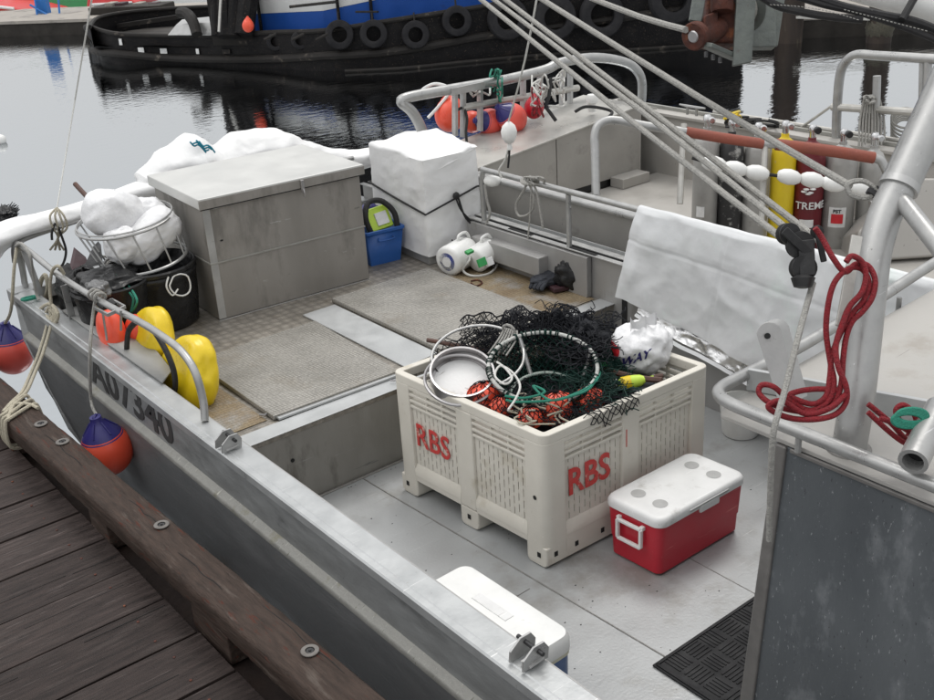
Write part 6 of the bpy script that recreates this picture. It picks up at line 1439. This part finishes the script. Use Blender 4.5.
MB().obx(D(43, 5, 32), dn, nn, (0, 0, 1), .16, .1, .7).build('post', 'far_blue', bb_)
for a, b_ in (((30, 5), (52, 18)), ((58, -5), (60, 20)), ((35, 0), (38, 22))): MB().tube([D(*a, 31.8), D(*b_, 31.8)], .03, 6).build('brace', 'far_blue', bb_)
def hullbox(name, lab, t, pts, m_, depth=2.5, trim=None):
    th = thing(name, lab, 'boat', D(pts[0][0], pts[0][1], t)); MB().prism([D(x, y, t) for x, y in pts], nn*depth).build('hull', m_, th, bevel=.05)
    if trim: 
        a, b_ = trim; MB().tube([D(*a, t-.1), D(*b_, t-.1)], .05, 6).build('gunwale', 'label_white', th)
    return th
hullbox('red_boat', 'red hulled boat at the far left behind the pontoon', 33.5, [(-30, 18), (-30, 3), (15, 8), (40, 14), (40, 18)], 'far_red', 2.5, ((-10, 6), (14, 9)))
hullbox('green_boat', 'green hulled boat behind the pontoon at the top left', 35, [(8, 14), (12, -14), (90, -14), (90, 13)], 'far_green', 3)
gb = hullbox('red_skiff', 'bright red skiff at the top left beside the tugboat stern', 34, [(86, 8), (88, -10), (122, -10), (136, 3), (130, 8)], 'far_red', 2, ((92, 5), (132, 3)))
dk2 = thing('dark_float', 'dark low float with clutter behind the tugboat stern', 'float', D(130, 8, 32))
MB().obx(D(132, 9, 31), dn*1+vec(0, 0, 0), nn, (0, 0, 1), 1.1, .5, .12).build('deck', 'far_dark', dk2, bevel=.03)
for x in (112, 122, 140, 155): MB().obx(D(x, 6, 31), dn, nn, (0, 0, 1), .12, .2, .1).build('crate', 'board' if x % 4 else 'concrete', dk2, bevel=.02)
wb_ = thing('white_hull', 'pale boat hull at the top edge beyond the tugboat deck', 'boat', D(185, -4, 40))
MB().prism([D(150, 6, 38), D(150, -8, 38), D(240, -10, 38), D(240, 2, 38)], nn*3).build('hull', 'tug_white', wb_, bevel=.05)

# ------------------------------------------------------------------ FAR RIGHT DOCK
rdk = bpy.data.objects.new('far_dock', None); COL.objects.link(rdk); R0 = G(752, 41, WZ); R1_ = G(1010, 30, WZ); rdk.location = R0; WL[rdk] = R0.copy(); structure(rdk)
rd = (R1_-R0); rd.z = 0; rl = rd.length; rd.normalize(); rn_ = vec(-rd.y, rd.x, 0); rn_ = rn_ if rn_.x > 0 else -rn_
MB().obx((R0+R1_)/2+rn_*1.5+vec(0, 0, .14), rd, rn_, (0, 0, 1), rl/2+.1, 1.5, .22).build('dock_side', 'far_dark', rdk)
MB().obx((R0+R1_)/2+rn_*1.5+vec(0, 0, .42), rd, rn_, (0, 0, 1), rl/2+.1, 1.53, .05).build('dock_deck', 'concrete', rdk)
MB().bar(D(790, 17, 22), D(870, 19, 21.5), .1, .05).build('dock_pipe', 'tube_warm', rdk)
for x, r, lab in ((786, .27, 'dark timber piling left of the railing frame, in front of the far dock'), (875, .24, 'crusted timber piling right of the first, in front of the far dock')):
    p = G(x, 40, WZ)-rn_*.30
    th = thing('piling', lab, 'piling', vec(p.x, p.y, WZ), 'pilings in front of the far dock')
    MB().grid(lambda u, v: vec(p.x, p.y, 0)+vec(math.cos(6.2832*u), math.sin(6.2832*u), 0)*(r*(1+.06*nz((math.cos(6.28*u), math.sin(6.28*u), v*6), 2)))+vec(0, 0, WZ-.6+v*4.6), 20, 24, True).build('trunk', 'pile', th, angle=60)
    if x == 875: MB().ell(vec(p.x, p.y, WZ+.28), r*1.12, r*1.12, .30, 40, 30, fn=lambda d: 1+.18*crinkle(d, 5, 2)).build('barnacle_band', 'weed', th, angle=80)
bw = thing('blue_boat', 'blue boat hull behind the far dock at the top right', 'boat', D(830, 2, 26))
MB().prism([D(798, 12, 26), D(795, -12, 26), D(940, -14, 26), D(950, 10, 26), D(860, 15, 26)], rn_*2).build('hull', 'tug_blue', bw, bevel=.05)
wbx = thing('notice_board', 'pale blue and white panel on the far dock beside the winch', 'panel', D(785, 5, 24))
MB().obx(D(786, 6, 23.5), rd, rn_, (0, 0, 1), .14, .05, .25).build('panel', 'tug_white', wbx); MB().obx(D(792, 8, 23.4), rd, rn_, (0, 0, 1), .07, .05, .12).build('blue_part', 'far_blue', wbx)

# ------------------------------------------------------------------ floating bits at the left edge
p = G(3, 214, WZ+.05); ck_ = thing('kelp_clump', 'dark ragged clump floating at the left edge', 'weed', vec(p.x, p.y, WZ))
MB().ell(p, .16, .22, .09, 40, 24, fn=lambda d: 1+.5*crinkle(d, 3, 7)).build('clump', 'black_bag', ck_, angle=80)
rnd = random.Random(77); mb = MB()
for i in range(60):
    a = rnd.uniform(0, 6.28); q = p+vec(math.cos(a)*.14, math.sin(a)*.19, rnd.uniform(-.02, .06)); mb.wire(q, q+vec(math.cos(a)*.06, math.sin(a)*.06, rnd.uniform(0, .05)), .006)
mb.build('fronds', 'net_black', ck_, smooth=False)
p = G(0, 140, WZ+.05); tag(MB().ell(p, .10, .10, .09).build('marker_float', 'white'), 'small white float on the water at the left edge', 'float')
